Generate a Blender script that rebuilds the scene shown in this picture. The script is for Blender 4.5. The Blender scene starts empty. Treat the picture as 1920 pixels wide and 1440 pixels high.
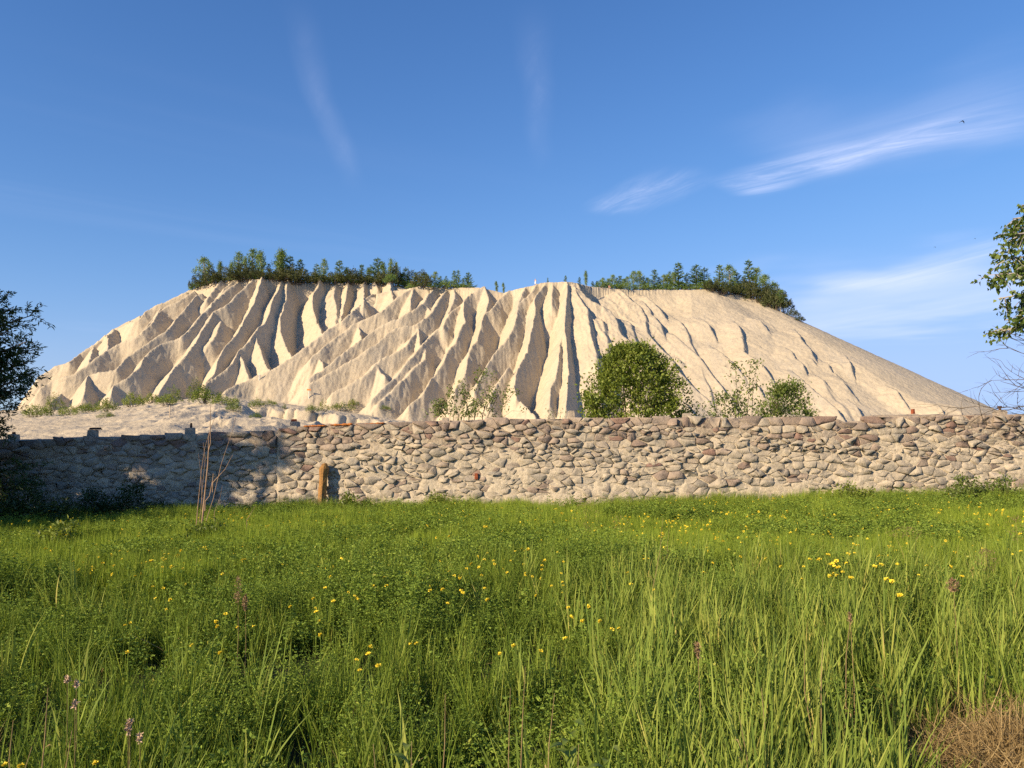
import bpy, bmesh, math, random
import numpy as np
from mathutils import Vector, Matrix
random.seed(7); RNG = np.random.default_rng(7)
SC = bpy.context.scene
COL = SC.collection
# ------------------------------------------------------------------ camera
F_PX, HORIZON, CAM_Z = 1423.0, 820.0, 1.65       # focal length and horizon row in 1920x1440 pixels
PITCH = math.atan((HORIZON - 720.0) / F_PX)
cam_d = bpy.data.cameras.new('camera'); cam = bpy.data.objects.new('camera', cam_d); COL.objects.link(cam)
cam.location = (0, 0, CAM_Z); cam.rotation_euler = (math.pi / 2 + PITCH, 0, 0)
cam_d.sensor_width = 36.0; cam_d.lens = 36.0 * F_PX / 1920.0; cam_d.clip_start = 0.05; cam_d.clip_end = 20000
SC.camera = cam
# ------------------------------------------------------------------ sun and sky
SUN_AZ, SUN_EL = math.radians(51.0), math.radians(24.0)   # sun stands behind the camera, to the left
TO_SUN = Vector((-math.sin(SUN_AZ) * math.cos(SUN_EL), -math.cos(SUN_AZ) * math.cos(SUN_EL), math.sin(SUN_EL)))
sl = bpy.data.lights.new('sun', 'SUN'); sl.energy = 5.0; sl.angle = math.radians(0.5); sl.color = (1.0, 0.80, 0.54)
so = bpy.data.objects.new('sun', sl); COL.objects.link(so); so.location = TO_SUN * 60
so.rotation_euler = TO_SUN.to_track_quat('Z', 'Y').to_euler()
SC.view_settings.view_transform = 'Standard'; SC.view_settings.look = 'None'
SC.view_settings.gamma = 1.0; SC.view_settings.use_curve_mapping = False
SC.view_settings.exposure = 0.68
try:
    SC.cycles.max_bounces = 5; SC.cycles.diffuse_bounces = 2; SC.cycles.transmission_bounces = 3; SC.cycles.glossy_bounces = 2; SC.cycles.transparent_max_bounces = 4; SC.cycles.use_denoising = False
except Exception: pass

def pix_dir(px, py):
    """world direction of a photograph pixel, scaled so that its y (depth) is 1"""
    xc = (px - 960.0) / F_PX; zc = -(py - 720.0) / F_PX
    c, s = math.cos(PITCH), math.sin(PITCH)
    y = c - zc * s; z = s + zc * c
    return xc / y, z / y
def at(px, py, depth):
    a, b = pix_dir(px, py)
    return Vector((a * depth, depth, CAM_Z + b * depth))

W = bpy.data.worlds.new('World'); SC.world = W; W.use_nodes = True
nt = W.node_tree; nt.nodes.clear()
def N(t, typ, **kw):
    n = t.nodes.new(typ)
    for k, v in kw.items(): setattr(n, k, v)
    return n
def L(t, a, b): t.links.new(a, b)
def mth(t, op, a, b=None, c=None, clamp=False):
    n = N(t, 'ShaderNodeMath', operation=op); n.use_clamp = clamp
    for i, v in enumerate((a, b, c)):
        if v is None: continue
        if isinstance(v, (int, float)): n.inputs[i].default_value = v
        else: L(t, v, n.inputs[i])
    return n.outputs[0]
def sstep(t, x, lo, hi):
    n = N(t, 'ShaderNodeMapRange', interpolation_type='SMOOTHSTEP')
    if isinstance(x, (int, float)): n.inputs[0].default_value = x
    else: L(t, x, n.inputs[0])
    n.inputs[1].default_value = lo; n.inputs[2].default_value = hi
    return n.outputs[0]
out = N(nt, 'ShaderNodeOutputWorld'); bg = N(nt, 'ShaderNodeBackground')
sky = N(nt, 'ShaderNodeTexSky', sky_type='NISHITA')
sky.sun_disc = False; sky.sun_elevation = SUN_EL; sky.sun_rotation = math.pi + SUN_AZ
sky.altitude = 0; sky.air_density = 1.0; sky.dust_density = 0.05; sky.ozone_density = 4.0
# thin cirrus: wisps on a high layer (direction projected to a plane), drawn out along their length
tc = N(nt, 'ShaderNodeTexCoord'); sep = N(nt, 'ShaderNodeSeparateXYZ'); L(nt, tc.outputs['Generated'], sep.inputs[0])
zc_ = mth(nt, 'MAXIMUM', sep.outputs[2], 0.03)
lx = mth(nt, 'DIVIDE', sep.outputs[0], zc_); ly = mth(nt, 'DIVIDE', sep.outputs[1], zc_)
cmb = N(nt, 'ShaderNodeCombineXYZ'); L(nt, lx, cmb.inputs[0]); L(nt, ly, cmb.inputs[1])
def cloud_noise(rot, sx, sy, scale, detail, dist, off, rough=0.55):
    m = N(nt, 'ShaderNodeMapping'); L(nt, cmb.outputs[0], m.inputs[0])
    m.vector_type = 'TEXTURE'                       # turn into the wisp's frame first, then stretch
    m.inputs['Location'].default_value = off; m.inputs['Rotation'].default_value = (0, 0, rot)
    m.inputs['Scale'].default_value = (1 / sx, 1 / sy, 1)
    n = N(nt, 'ShaderNodeTexNoise'); n.inputs['Scale'].default_value = scale; n.inputs['Detail'].default_value = detail
    n.inputs['Roughness'].default_value = rough; n.inputs['Distortion'].default_value = dist
    L(nt, m.outputs[0], n.inputs['Vector']); return n.outputs['Fac']
def dir_layer(px, py):
    a, b = pix_dir(px, py); return a / b, 1.0 / b
WOB = mth(nt, 'SUBTRACT', cloud_noise(0, 1, 1, 1.3, 2, 0, (1.3, 3.1, 0)), 0.5)
def wisp(p0, p1, width, head, tail, offs, soft=0.12):
    """a wisp between two sky points (photograph pixels): soft across, feathery along"""
    x0, y0 = dir_layer(*p0); x1, y1 = dir_layer(*p1)
    dx, dy = x1 - x0, y1 - y0; ln = math.hypot(dx, dy); dx /= ln; dy /= ln
    fx = mth(nt, 'SUBTRACT', lx, x0); fy = mth(nt, 'SUBTRACT', ly, y0)
    u = mth(nt, 'DIVIDE', mth(nt, 'ADD', mth(nt, 'MULTIPLY', fx, dx), mth(nt, 'MULTIPLY', fy, dy)), ln)
    v = mth(nt, 'SUBTRACT', mth(nt, 'MULTIPLY', fy, dx), mth(nt, 'MULTIPLY', fx, dy))
    wob = mth(nt, 'MULTIPLY', WOB, width * 1.6)
    v = mth(nt, 'ADD', v, wob)
    across = mth(nt, 'SUBTRACT', 1.0, sstep(nt, mth(nt, 'ABSOLUTE', v), 0.0, width))
    along = mth(nt, 'MULTIPLY', sstep(nt, u, 0.0, head), mth(nt, 'SUBTRACT', 1.0, sstep(nt, u, 1.0 - tail, 1.0)))
    ang = math.atan2(dy, dx)
    fib = cloud_noise(ang + .12, 0.5, 2.0, 0.85 / max(width, 0.15), 8, 0.9, (offs * 3, offs, 0), 0.66)
    return mth(nt, 'MULTIPLY', mth(nt, 'MULTIPLY', across, along), mth(nt, 'MULTIPLY_ADD', sstep(nt, fib, 0.34, 0.80), 1 - soft, soft))
parts = [mth(nt, 'MULTIPLY', wisp(*a), k) for a, k in (
    (((1340, 358), (2020, 195), 0.24, 0.12, 0.4, 1.7, .15), 0.60),
    (((1420, 320), (2050, 150), 0.60, 0.35, 0.25, 4.4, .35), 0.26),
    (((1145, 410), (1300, 305), 0.20, 0.3, 0.45, 2.2, .15), 0.42),
    (((535, -40), (668, 370), 0.06, 0.35, 0.5, 5.1, .5), 0.10),
    (((1000, -20), (1018, 330), 0.06, 0.3, 0.4, 6.3, .4), 0.07),
    (((1400, 650), (2060, 470), 2.10, 0.35, 0.2, 8.3, .6), 0.46),
    (((1560, 560), (2000, 425), 0.60, 0.3, 0.2, 9.9, .3), 0.42))]
gen = mth(nt, 'MULTIPLY', sstep(nt, cloud_noise(0.5, 0.25, 0.9, 0.5, 4, 0.8, (2, 5, 0)), 0.52, 0.95), 0.16)
tot = gen
for p in parts: tot = mth(nt, 'ADD', tot, p)
tot = mth(nt, 'MINIMUM', tot, 0.75)
cm = N(nt, 'ShaderNodeMix', data_type='RGBA'); L(nt, tot, cm.inputs[0])
hs = N(nt, 'ShaderNodeHueSaturation'); hs.inputs['Saturation'].default_value = 1.15; hs.inputs['Value'].default_value = 1.0
L(nt, sky.outputs[0], hs.inputs['Color'])
tint = N(nt, 'ShaderNodeMix', data_type='RGBA', blend_type='MULTIPLY'); tint.inputs[0].default_value = 1
L(nt, hs.outputs[0], tint.inputs[6]); tint.inputs[7].default_value = (1.0, 0.95, 1.08, 1)
# the air near the horizon stays blue instead of burning out: each channel levels off softly
sp = N(nt, 'ShaderNodeSeparateColor'); cb = N(nt, 'ShaderNodeCombineColor'); L(nt, tint.outputs[2], sp.inputs[0])
for i, cap in enumerate((2.8, 4.0, 7.0)):
    ch = mth(nt, 'MAXIMUM', sp.outputs[i], 1e-4); q3 = mth(nt, 'POWER', mth(nt, 'DIVIDE', ch, cap), 3.0)
    L(nt, mth(nt, 'DIVIDE', ch, mth(nt, 'POWER', mth(nt, 'ADD', q3, 1.0), 0.3333)), cb.inputs[i])
L(nt, cb.outputs[0], cm.inputs[6]); cm.inputs[7].default_value = (5.6, 5.9, 7.6, 1)
L(nt, cm.outputs[2], bg.inputs[0]); bg.inputs[1].default_value = 0.107
L(nt, bg.outputs[0], out.inputs[0])

# ------------------------------------------------------------------ helpers
def link(o, parent=None):
    COL.objects.link(o)
    if parent is not None: o.parent = parent
    return o
def tag(o, label=None, cat=None, group=None, kind=None):
    if label: o['label'] = label
    if cat: o['category'] = cat
    if group: o['group'] = group
    if kind: o['kind'] = kind
    return o
def empty(name, loc=(0, 0, 0), rz=0.0):
    o = bpy.data.objects.new(name, None); o.empty_display_size = 0.2
    o.location = loc; o.rotation_euler = (0, 0, rz); return link(o)
def mesh_np(name, verts, faces, mats=(), smooth=False, attrs=None):
    """mesh from numpy arrays; faces: (n,3) or (n,4) int array or list of both kinds of arrays"""
    me = bpy.data.meshes.new(name)
    verts = np.asarray(verts, dtype=np.float32)
    fl = faces if isinstance(faces, list) else [faces]
    fl = [np.asarray(f, dtype=np.int32) for f in fl if len(f)]
    idx = np.concatenate([f.ravel() for f in fl]); tots = np.concatenate([np.full(len(f), f.shape[1], np.int32) for f in fl])
    starts = np.concatenate([[0], np.cumsum(tots)[:-1]]).astype(np.int32)
    me.vertices.add(len(verts)); me.vertices.foreach_set('co', verts.ravel())
    me.loops.add(len(idx)); me.loops.foreach_set('vertex_index', idx)
    me.polygons.add(len(tots)); me.polygons.foreach_set('loop_start', starts)
    me.polygons.foreach_set('loop_total', tots)
    for m in mats: me.materials.append(m)
    me.update(calc_edges=True)
    if smooth: me.polygons.foreach_set('use_smooth', np.ones(len(tots), dtype=bool))
    for k, v in (attrs or {}).items():
        v = np.asarray(v, dtype=np.float32)
        a = me.attributes.new(k, 'FLOAT', 'POINT'); a.data.foreach_set('value', v)
    return me
def obj(name, me, parent=None, loc=None):
    o = bpy.data.objects.new(name, me)
    if loc is not None: o.location = loc
    return link(o, parent)
# value noise (numpy), 2-D and 3-D through a hashed lattice
_PERM = RNG.permutation(4096).astype(np.int64); _VAL = RNG.random(4096)
def _h(ix, iy, seed): return _VAL[_PERM[(_PERM[(ix + seed * 131) & 4095] + iy) & 4095]]
def vnoise(x, y, seed=0):
    x = np.asarray(x, float); y = np.asarray(y, float)
    ix = np.floor(x).astype(np.int64); iy = np.floor(y).astype(np.int64); fx = x - ix; fy = y - iy
    fx = fx * fx * (3 - 2 * fx); fy = fy * fy * (3 - 2 * fy)
    a = _h(ix, iy, seed); b = _h(ix + 1, iy, seed); c = _h(ix, iy + 1, seed); d = _h(ix + 1, iy + 1, seed)
    return (a + (b - a) * fx) * (1 - fy) + (c + (d - c) * fx) * fy
def fbm(x, y, seed=0, oct=4, gain=0.5):
    s = 0; a = 1; t = 0
    for i in range(oct):
        s = s + a * vnoise(x * 2 ** i, y * 2 ** i, seed + i * 7); t += a; a *= gain
    return s / t
def ridged(x, y, seed=0, oct=3):
    s = 0; a = 1; t = 0
    for i in range(oct):
        s = s + a * (1 - np.abs(2 * vnoise(x * 2 ** i, y * 2 ** i, seed + i * 5) - 1)); t += a; a *= 0.5
    return s / t
# ------------------------------------------------------------------ materials
def new_mat(name):
    m = bpy.data.materials.new(name); m.use_nodes = True; t = m.node_tree
    b = t.nodes['Principled BSDF']; b.inputs['Roughness'].default_value = 0.85
    b.inputs['Specular IOR Level'].default_value = 0.25
    return m, t, b
def ramp(t, fac, stops):
    r = N(t, 'ShaderNodeValToRGB'); e = r.color_ramp.elements
    while len(e) < len(stops): e.new(0.5)
    for i, (p, c) in enumerate(stops): e[i].position = p; e[i].color = (*c, 1)
    L(t, fac, r.inputs[0]); return r.outputs[0]
def noise(t, scale, detail=4, rough=0.55, vec=None, dist=0.0):
    n = N(t, 'ShaderNodeTexNoise'); n.inputs['Scale'].default_value = scale; n.inputs['Detail'].default_value = detail
    n.inputs['Roughness'].default_value = rough; n.inputs['Distortion'].default_value = dist
    if vec is None: vec = N(t, 'ShaderNodeTexCoord').outputs['Object']
    L(t, vec, n.inputs['Vector']); return n.outputs['Fac']
def mixc(t, fac, a, b, mode='MIX'):
    n = N(t, 'ShaderNodeMix', data_type='RGBA', blend_type=mode)
    if isinstance(fac, (int, float)): n.inputs[0].default_value = fac
    else: L(t, fac, n.inputs[0])
    for i, v in ((6, a), (7, b)):
        if isinstance(v, tuple): n.inputs[i].default_value = (*v, 1)
        else: L(t, v, n.inputs[i])
    return n.outputs[2]
def bump(t, b, h, strength, dist):
    n = N(t, 'ShaderNodeBump'); n.inputs['Strength'].default_value = strength; n.inputs['Distance'].default_value = dist
    L(t, h, n.inputs['Height']); L(t, n.outputs[0], b.inputs['Normal'])
def geo_pos(t): return N(t, 'ShaderNodeNewGeometry').outputs['Position']
def leaf_mat(name, stops, rough=0.5, trans=0.35, spec=0.3, patch=None):
    """foliage: colour from the per-leaf 'tint' attribute, light passes through the blade"""
    m, t, b = new_mat(name)
    a = N(t, 'ShaderNodeAttribute', attribute_name='tint')
    oi = N(t, 'ShaderNodeObjectInfo')
    f = mth(t, 'ADD', mth(t, 'MULTIPLY', a.outputs['Fac'], 0.72), mth(t, 'MULTIPLY', oi.outputs['Random'], 0.28))
    c = ramp(t, f, stops)
    L(t, c, b.inputs['Base Color']); b.inputs['Roughness'].default_value = rough
    b.inputs['Specular IOR Level'].default_value = spec
    tr = N(t, 'ShaderNodeBsdfTranslucent'); mx = N(t, 'ShaderNodeMixShader')
    c2 = mixc(t, 1.0, c, (1.25, 1.2, 0.6), 'MULTIPLY')
    L(t, c2, tr.inputs['Color']); mx.inputs[0].default_value = trans
    L(t, b.outputs[0], mx.inputs[1]); L(t, tr.outputs[0], mx.inputs[2])
    L(t, mx.outputs[0], t.nodes['Material Output'].inputs['Surface'])
    return m
def plain_mat(name, col, rough=0.8, var=0.25, scale=8.0, bmp=0.0):
    m, t, b = new_mat(name)
    n = noise(t, scale, 5)
    c = ramp(t, n, [(0.25, tuple(x * (1 - var) for x in col)), (0.75, tuple(min(1, x * (1 + var)) for x in col))])
    L(t, c, b.inputs['Base Color']); b.inputs['Roughness'].default_value = rough
    if bmp: bump(t, b, noise(t, scale * 4, 6), bmp, 0.02)
    return m
# ------------------------------------------------------------------ sand hill
# zoom windows used to read positions off the photograph: origin and scale
ZW = {'A': (60, 500, 5.144), 'B': (340, 500, 5.144), 'C': (580, 500, 4.5), 'D': (800, 500, 4.8),
      'E': (1040, 500, 4.8), 'F': (1280, 480, 4.5), 'P': (0, 0, 1)}
def zw(k, pts): ox, oy, s = ZW[k]; return [(ox + x / s, oy + y / s) for x, y in pts]
# plateau rim: photograph pixel, distance, slope of the flank below it
RIM = [(58, 748, 200, .70), (92, 694, 201, .70), (130, 677, 202, .70), (215, 614, 204, .70), (282, 582, 205, .70), (352, 544, 206, .70), (400, 531, 203, .72), (440, 526, 203, .76), (492, 523, 203, .80), (560, 530, 208, .80),
       (650, 531, 213, .80), (725, 533, 214, .80), (752, 544, 207, .78), (704, 551, 197, .70), (785, 537, 196, .72), (840, 541, 197, .72),
       (905, 540, 193, .73), (945, 549, 193, .73), (975, 540, 189, .74), (1018, 530, 187, .74), (1064, 528, 186, .72), (1110, 538, 192, .70),
       (1180, 543, 197, .66), (1260, 543, 201, .64), (1330, 542, 203, .62), (1365, 550, 205, .60), (1400, 551, 207, .57), (1440, 570, 207, .60), (1500, 600, 204, .60), (1560, 630, 202, .60), (1700, 702, 196, .60), (1755, 732, 193, .60), (1796, 758, 191, .62)]
rim = []
for px, py, d, s in RIM: p = at(px, py, d); rim.append((p.x, p.y, p.z, s))
rim += [(75, 262, 38.5, .6), (70, 330, 38, .6)]
rim = [(-90, 330, 41, .68), (-82, 255, 41.5, .69)] + rim
rim = np.array(rim)
def envelope(X, Y):
    """smooth outer shape of the hill: height, distance below the rim, position along the rim, inside flag"""
    X = np.asarray(X, float); Y = np.asarray(Y, float)
    best = np.full(X.shape, 1e9); EE = np.full(X.shape, -1e9); H = np.zeros(X.shape); S = np.zeros(X.shape); A = np.zeros(X.shape)
    inside = np.zeros(X.shape, bool); acc = 0.0; n = len(rim)
    for i in range(n):
        x0, y0, z0, s0 = rim[i]; x1, y1, z1, s1 = rim[(i + 1) % n]
        cond = ((y0 > Y) != (y1 > Y)) & (X < (x1 - x0) * (Y - y0) / (y1 - y0 + 1e-12) + x0)
        inside ^= cond
        if i == n - 1: break
        dx, dy = x1 - x0, y1 - y0; ln = math.hypot(dx, dy)
        t = np.clip(((X - x0) * dx + (Y - y0) * dy) / ln ** 2, 0, 1)
        dd = np.hypot(X - x0 - t * dx, Y - y0 - t * dy)
        EE = np.maximum(EE, z0 + (z1 - z0) * t - (s0 + (s1 - s0) * t) * dd)
        m = dd < best
        best = np.where(m, dd, best); H = np.where(m, z0 + (z1 - z0) * t, H); S = np.where(m, s0 + (s1 - s0) * t, S)
    # the crest falls away behind at both ends of the hill
    H = np.where(inside, H - .55 * np.clip(np.maximum((X - 62) / 14, (-84 - X) / 8), 0, 1) * best, H)
    E = np.where(inside, H, EE)
    return E, np.where(inside, -best, best), A, H
TOE = np.array([(-300, 784), (0, 776), (100, 772), (250, 762), (400, 745), (470, 752), (560, 762), (660, 776), (800, 796), (1000, 806), (1920, 806), (2300, 806)], float)
def ground_slope(X): return 0.0
def apron(X, Y):
    """sand apron at the foot of the hill, rising from behind the wall"""
    px = 960 + F_PX * X / np.maximum(Y, 5)
    zt = 1.65 + (820 - np.interp(px, TOE[:, 0], TOE[:, 1])) / F_PX * 152
    z = 0.2 + (zt - 0.2) * np.clip((Y - 24) / 128, 0, 1.25)
    # low eroded bluff in front of the apron, left of centre
    w = np.clip((px - 455) / 60, 0, 1) * np.clip((905 - px) / 60, 0, 1)
    fl = ridged(X * 0.33, Y * 0.05, 91, 2)
    y0 = 104 - 0.055 * (px - 640) * 0.5 + 4 * (fbm(X * 0.06, Y * 0 + 2, 92, 2) - .5) + (fl - .55) * 4.5
    cut = 2.3 * w * (1 - np.clip((Y - y0) / 2.2, 0, 1)) * np.clip((Y - 70) / 20, 0, 1)
    return z - cut
def smax(a, b, k):
    h = np.clip(0.5 + 0.5 * (a - b) / k, 0, 1); return b + (a - b) * h + k * h * (1 - h)
def macro(X, Y):
    E, D, A, H = envelope(X, Y)
    return smax(E, apron(X, Y), 2.0), E, D, A, H
def drop_on(px, py):
    """distance at which the ray of a photograph pixel meets the outer shape"""
    a, b = pix_dir(px, py); d = np.arange(120, 236, 0.25)
    zr = CAM_Z + b * d; gap = zr - macro(a * d, d)[0]
    hit = np.nonzero(gap <= 0)[0]
    k = hit[0] if len(hit) else int(np.argmin(gap))
    return np.array([a * d[k], d[k], zr[k]])
# ridge crests read off the photograph: (window, points, left side slope, right side slope, lift)
CR = [
 ('A', [(1480,240),(1320,312),(1130,400),(1010,500),(820,577),(720,655),(590,742),(460,812),(360,902),(180,972),(60,1042)], .9, .85, -.5),
 ('A', [(1560,235),(1400,345),(1290,400),(1235,440),(1130,560),(1030,680),(850,745),(740,810),(640,880),(540,960),(380,1060),(180,1120),(80,1190)], .8, .95, .2),
 ('A', [(1235,410),(1215,480),(1130,600),(1060,650)], .8, .9, .5),
 ('A', [(720,660),(735,740),(720,820)], .7, .9, .5),
 ('A', [(590,780),(580,860),(545,945)], .7, .9, .5),
 ('A', [(1640,260),(1590,280),(1530,370),(1490,430),(1440,470),(1300,640),(1190,700),(1140,740),(1060,800),(920,890),(800,1020),(680,1050),(550,1065),(520,1150),(490,1270)], .8, 1.0, .5),
 ('B', [(560,140),(430,240),(290,370),(270,420),(200,480),(150,550),(60,640),(0,690)], .8, 1.0, .4),
 ('A', [(1440,690),(1380,710),(1260,750),(1200,800),(1100,880),(1050,970),(960,1060),(880,1130),(790,1150),(760,1260)], .8, 1.0, .5),
 ('B', [(690,100),(600,230),(520,300),(430,400),(310,460),(240,570),(180,660),(120,770),(50,880),(0,915)], .8, 1.0, .4),
 ('A', [(1480,880),(1420,930),(1370,980),(1340,1020),(1300,1130),(1220,1250)], .8, 1.0, .5),
 ('A', [(280,1240),(230,1290),(170,1350)], .8, .9, .8),
 ('B', [(390,110),(300,240),(240,330)], .8, .9, .0),
 ('B', [(500,125),(420,220),(330,330)], .7, .8, .0),
 ('B', [(380,520),(340,640),(270,720)], .6, .8, -.3),
 ('B', [(780,78),(740,270),(690,400),(610,530),(540,670),(430,780),(370,900),(330,1050),(240,1150)], 1.15, 1.25, .6),
 ('B', [(970,120),(930,250),(880,350),(850,480),(790,570),(700,670),(640,760),(560,820),(500,940),(430,1010),(330,1100),(230,1170)], 1.1, 1.2, .5),
 ('B', [(720,660),(750,780),(800,900),(860,1040)], .9, 1.2, .2),
 ('B', [(570,850),(610,950),(660,1080)], .9, 1.2, .2),
 ('B', [(1030,110),(1000,300),(960,480),(960,620),(1010,740),(1080,880)], .9, 1.0, -.6),
 ('B', [(1335,90),(1310,220),(1265,320),(1270,430),(1310,540),(1360,690)], 1.1, 1.4, .6),
 ('B', [(1490,150),(1460,260),(1500,430),(1490,560)], .6, .7, -.2),
 ('B', [(1612,120),(1590,300),(1560,440),(1540,560)], 1.0, 1.4, .4),
 ('C', [(468,108),(460,220),(460,330)], .9, 1.3, .3),
 ('C', [(550,110),(580,180)], .7, .9, .0), ('C', [(668,118),(690,220)], .9, 1.2, .2),
 ('C', [(560,228),(350,430),(270,500),(220,520),(130,590),(0,690)], .9, .75, .9),
 ('B', [(1380,690),(1160,840),(1000,960),(860,1050),(690,1110),(550,1160),(420,1240)], .9, .7, .9),
 ('C', [(700,225),(700,300),(640,400),(545,420)], .7, .9, .3),
 ('C', [(880,163),(800,240),(720,290),(620,400),(500,460),(360,510),(260,590),(100,720),(0,800)], .7, .8, .6),
 ('C', [(415,490),(430,560),(445,640)], .8, 1.3, .5),
 ('C', [(880,170),(860,260),(850,350)], .7, 1.0, .2),
 ('C', [(1050,180),(1010,260),(985,305),(900,380),(770,460),(560,545),(430,650),(330,720),(200,830),(0,970)], .75, .85, .7),
 ('C', [(985,310),(1020,380),(1030,430)], .7, 1.1, .4),
 ('C', [(1160,188),(1080,340),(1030,420),(920,500),(760,540),(680,580),(560,680),(420,770),(250,870),(100,960),(0,1010)], .75, .9, .6),
 ('C', [(920,510),(930,600),(940,690)], .8, 1.3, .4),
 ('C', [(920,515),(820,690),(700,760),(580,820),(500,920),(350,1010),(200,1080)], .7, .9, .4),
 ('C', [(570,830),(600,880),(640,950)], .7, 1.1, .3), ('C', [(90,770),(110,840),(125,890)], .8, 1.3, .4),
 ('C', [(1220,178),(1230,260),(1170,400)], .9, 1.0, .2),
 ('C', [(1285,310),(1190,410),(1120,540),(1080,540),(960,690),(820,840),(700,980),(600,1080),(520,1150)], .8, .9, .6),
 ('C', [(990,700),(980,780),(900,860),(760,1000),(640,1120),(580,1170)], .7, 1.0, .4),
 ('C', [(1480,150),(1380,230),(1300,320),(1312,490),(1270,560),(1240,650),(1180,730),(1150,830),(1060,940),(960,1100),(840,1200)], .95, 1.15, .7),
 ('D', [(520,158),(545,240),(560,330),(530,440)], .8, 1.0, .3),
 ('D', [(750,200),(640,330),(600,400),(530,450),(490,540),(460,680),(380,790),(360,900),(340,1000),(250,1150)], 1.0, 1.15, .7),
 ('D', [(890,168),(830,330),(810,440),(790,560),(720,680),(620,790),(550,910),(480,1010),(430,1150)], 1.0, 1.05, .5),
 ('D', [(1060,150),(970,310),(975,400),(950,600),(910,780),(860,860),(820,970),(790,1100),(810,1200)], 1.1, 1.3, .7),
 ('D', [(985,140),(950,220),(830,345)], .9, 1.0, .2), ('D', [(740,900),(660,1030),(590,1160),(560,1260)], .8, 1.0, .3),
 ('D', [(1130,150),(1120,240),(1130,360)], .7, .8, .0),
 ('D', [(1270,130),(1270,250),(1250,450),(1250,600),(1270,800),(1270,1000),(1260,1180),(1250,1300)], 1.05, 1.4, .8),
 ('D', [(1230,620),(1200,690),(1190,880),(1160,1000),(1110,1100),(1110,1260)], .9, 1.2, .3),
 ('D', [(850,1200),(900,1270),(980,1370)], .6, 1.1, .2),
 ('E', [(180,150),(205,260),(300,400),(305,520),(330,660),(370,790),(400,1000)], .7, 1.5, .5),
 ('E', [(210,150),(240,230),(290,290),(420,370),(500,410),(560,520),(610,640),(680,690),(800,800)], .55, 1.4, .4),
 ('E', [(430,490),(470,640),(480,720)], .4, .9, -.3), ('E', [(680,500),(740,680)], .4, .8, -.4),
 ('E', [(600,210),(690,320),(765,362),(820,460),(830,600),(930,730),(1030,810),(1130,960),(1250,1100),(1390,1220)], .42, 1.5, .4),
 ('E', [(800,320),(860,410)], .35, 1.5, .5), ('E', [(890,450),(960,560)], .35, 1.5, .7), ('E', [(820,270),(970,415)], .35, 1.4, .4),
 ('E', [(880,470),(890,600)], .4, .7, -.3),
 ('E', [(1070,615),(1200,740),(1290,820),(1400,960),(1500,1100),(1600,1220)], .35, 1.5, .5),
 ('E', [(1120,490),(1180,570),(1220,680),(1280,790),(1330,950),(1420,1190)], .3, 1.2, .2),
 ('E', [(1030,810),(1110,830)], .5, 1.2, .5), ('E', [(1180,1230),(1260,1350)], .4, 1.4, .4),
 ('F', [(185,555),(230,620)], .3, 1.7, .9), ('F', [(455,575),(495,660)], .3, 1.7, .8), ('F', [(490,660),(520,790)], .25, 1.1, .3),
 ('F', [(270,785),(340,850),(470,980)], .3, 1.5, .6), ('F', [(495,800),(550,860),(620,915),(680,970)], .3, 1.5, .7),
 ('F', [(965,650),(1010,740),(1090,840)], .28, 1.5, .7), ('F', [(1055,862),(1100,898)], .3, 1.6, .8), ('F', [(1200,902),(1235,940)], .3, 1.6, .8),
 ('F', [(1400,880),(1425,940)], .3, 1.6, .9), ('F', [(1275,1022),(1355,1095)], .3, 1.7, 1.1), ('F', [(1140,1022),(1200,1082)], .3, 1.5, .7),
 ('F', [(940,990),(1020,1090),(1130,1200),(1300,1340)], .3, 1.5, .7), ('F', [(885,790),(925,830)], .28, 1.5, .5),
 ('F', [(635,545),(665,570)], .3, 1.5, .7), ('F', [(990,890),(1020,940)], .28, 1.5, .5), ('F', [(1310,915),(1340,945)], .28, 1.5, .5),
 ('F', [(1425,1240),(1470,1290)], .3, 1.5, .7), ('F', [(1265,985),(1300,1010)], .3, 1.5, .5), ('F', [(160,605),(180,615)], .3, 1.5, .5),
 ('P', [(1755,758),(1768,777)], .3, 1.5, .7), ('P', [(1790,764),(1803,780)], .3, 1.5, .8), ('P', [(1674,730),(1684,738)], .3, 1.5, .6), ('P', [(1690,749),(1697,757)], .3, 1.4, .5),
 ('P', [(1420,722),(1424,727)], .3, 1.5, .7),
]
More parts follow.
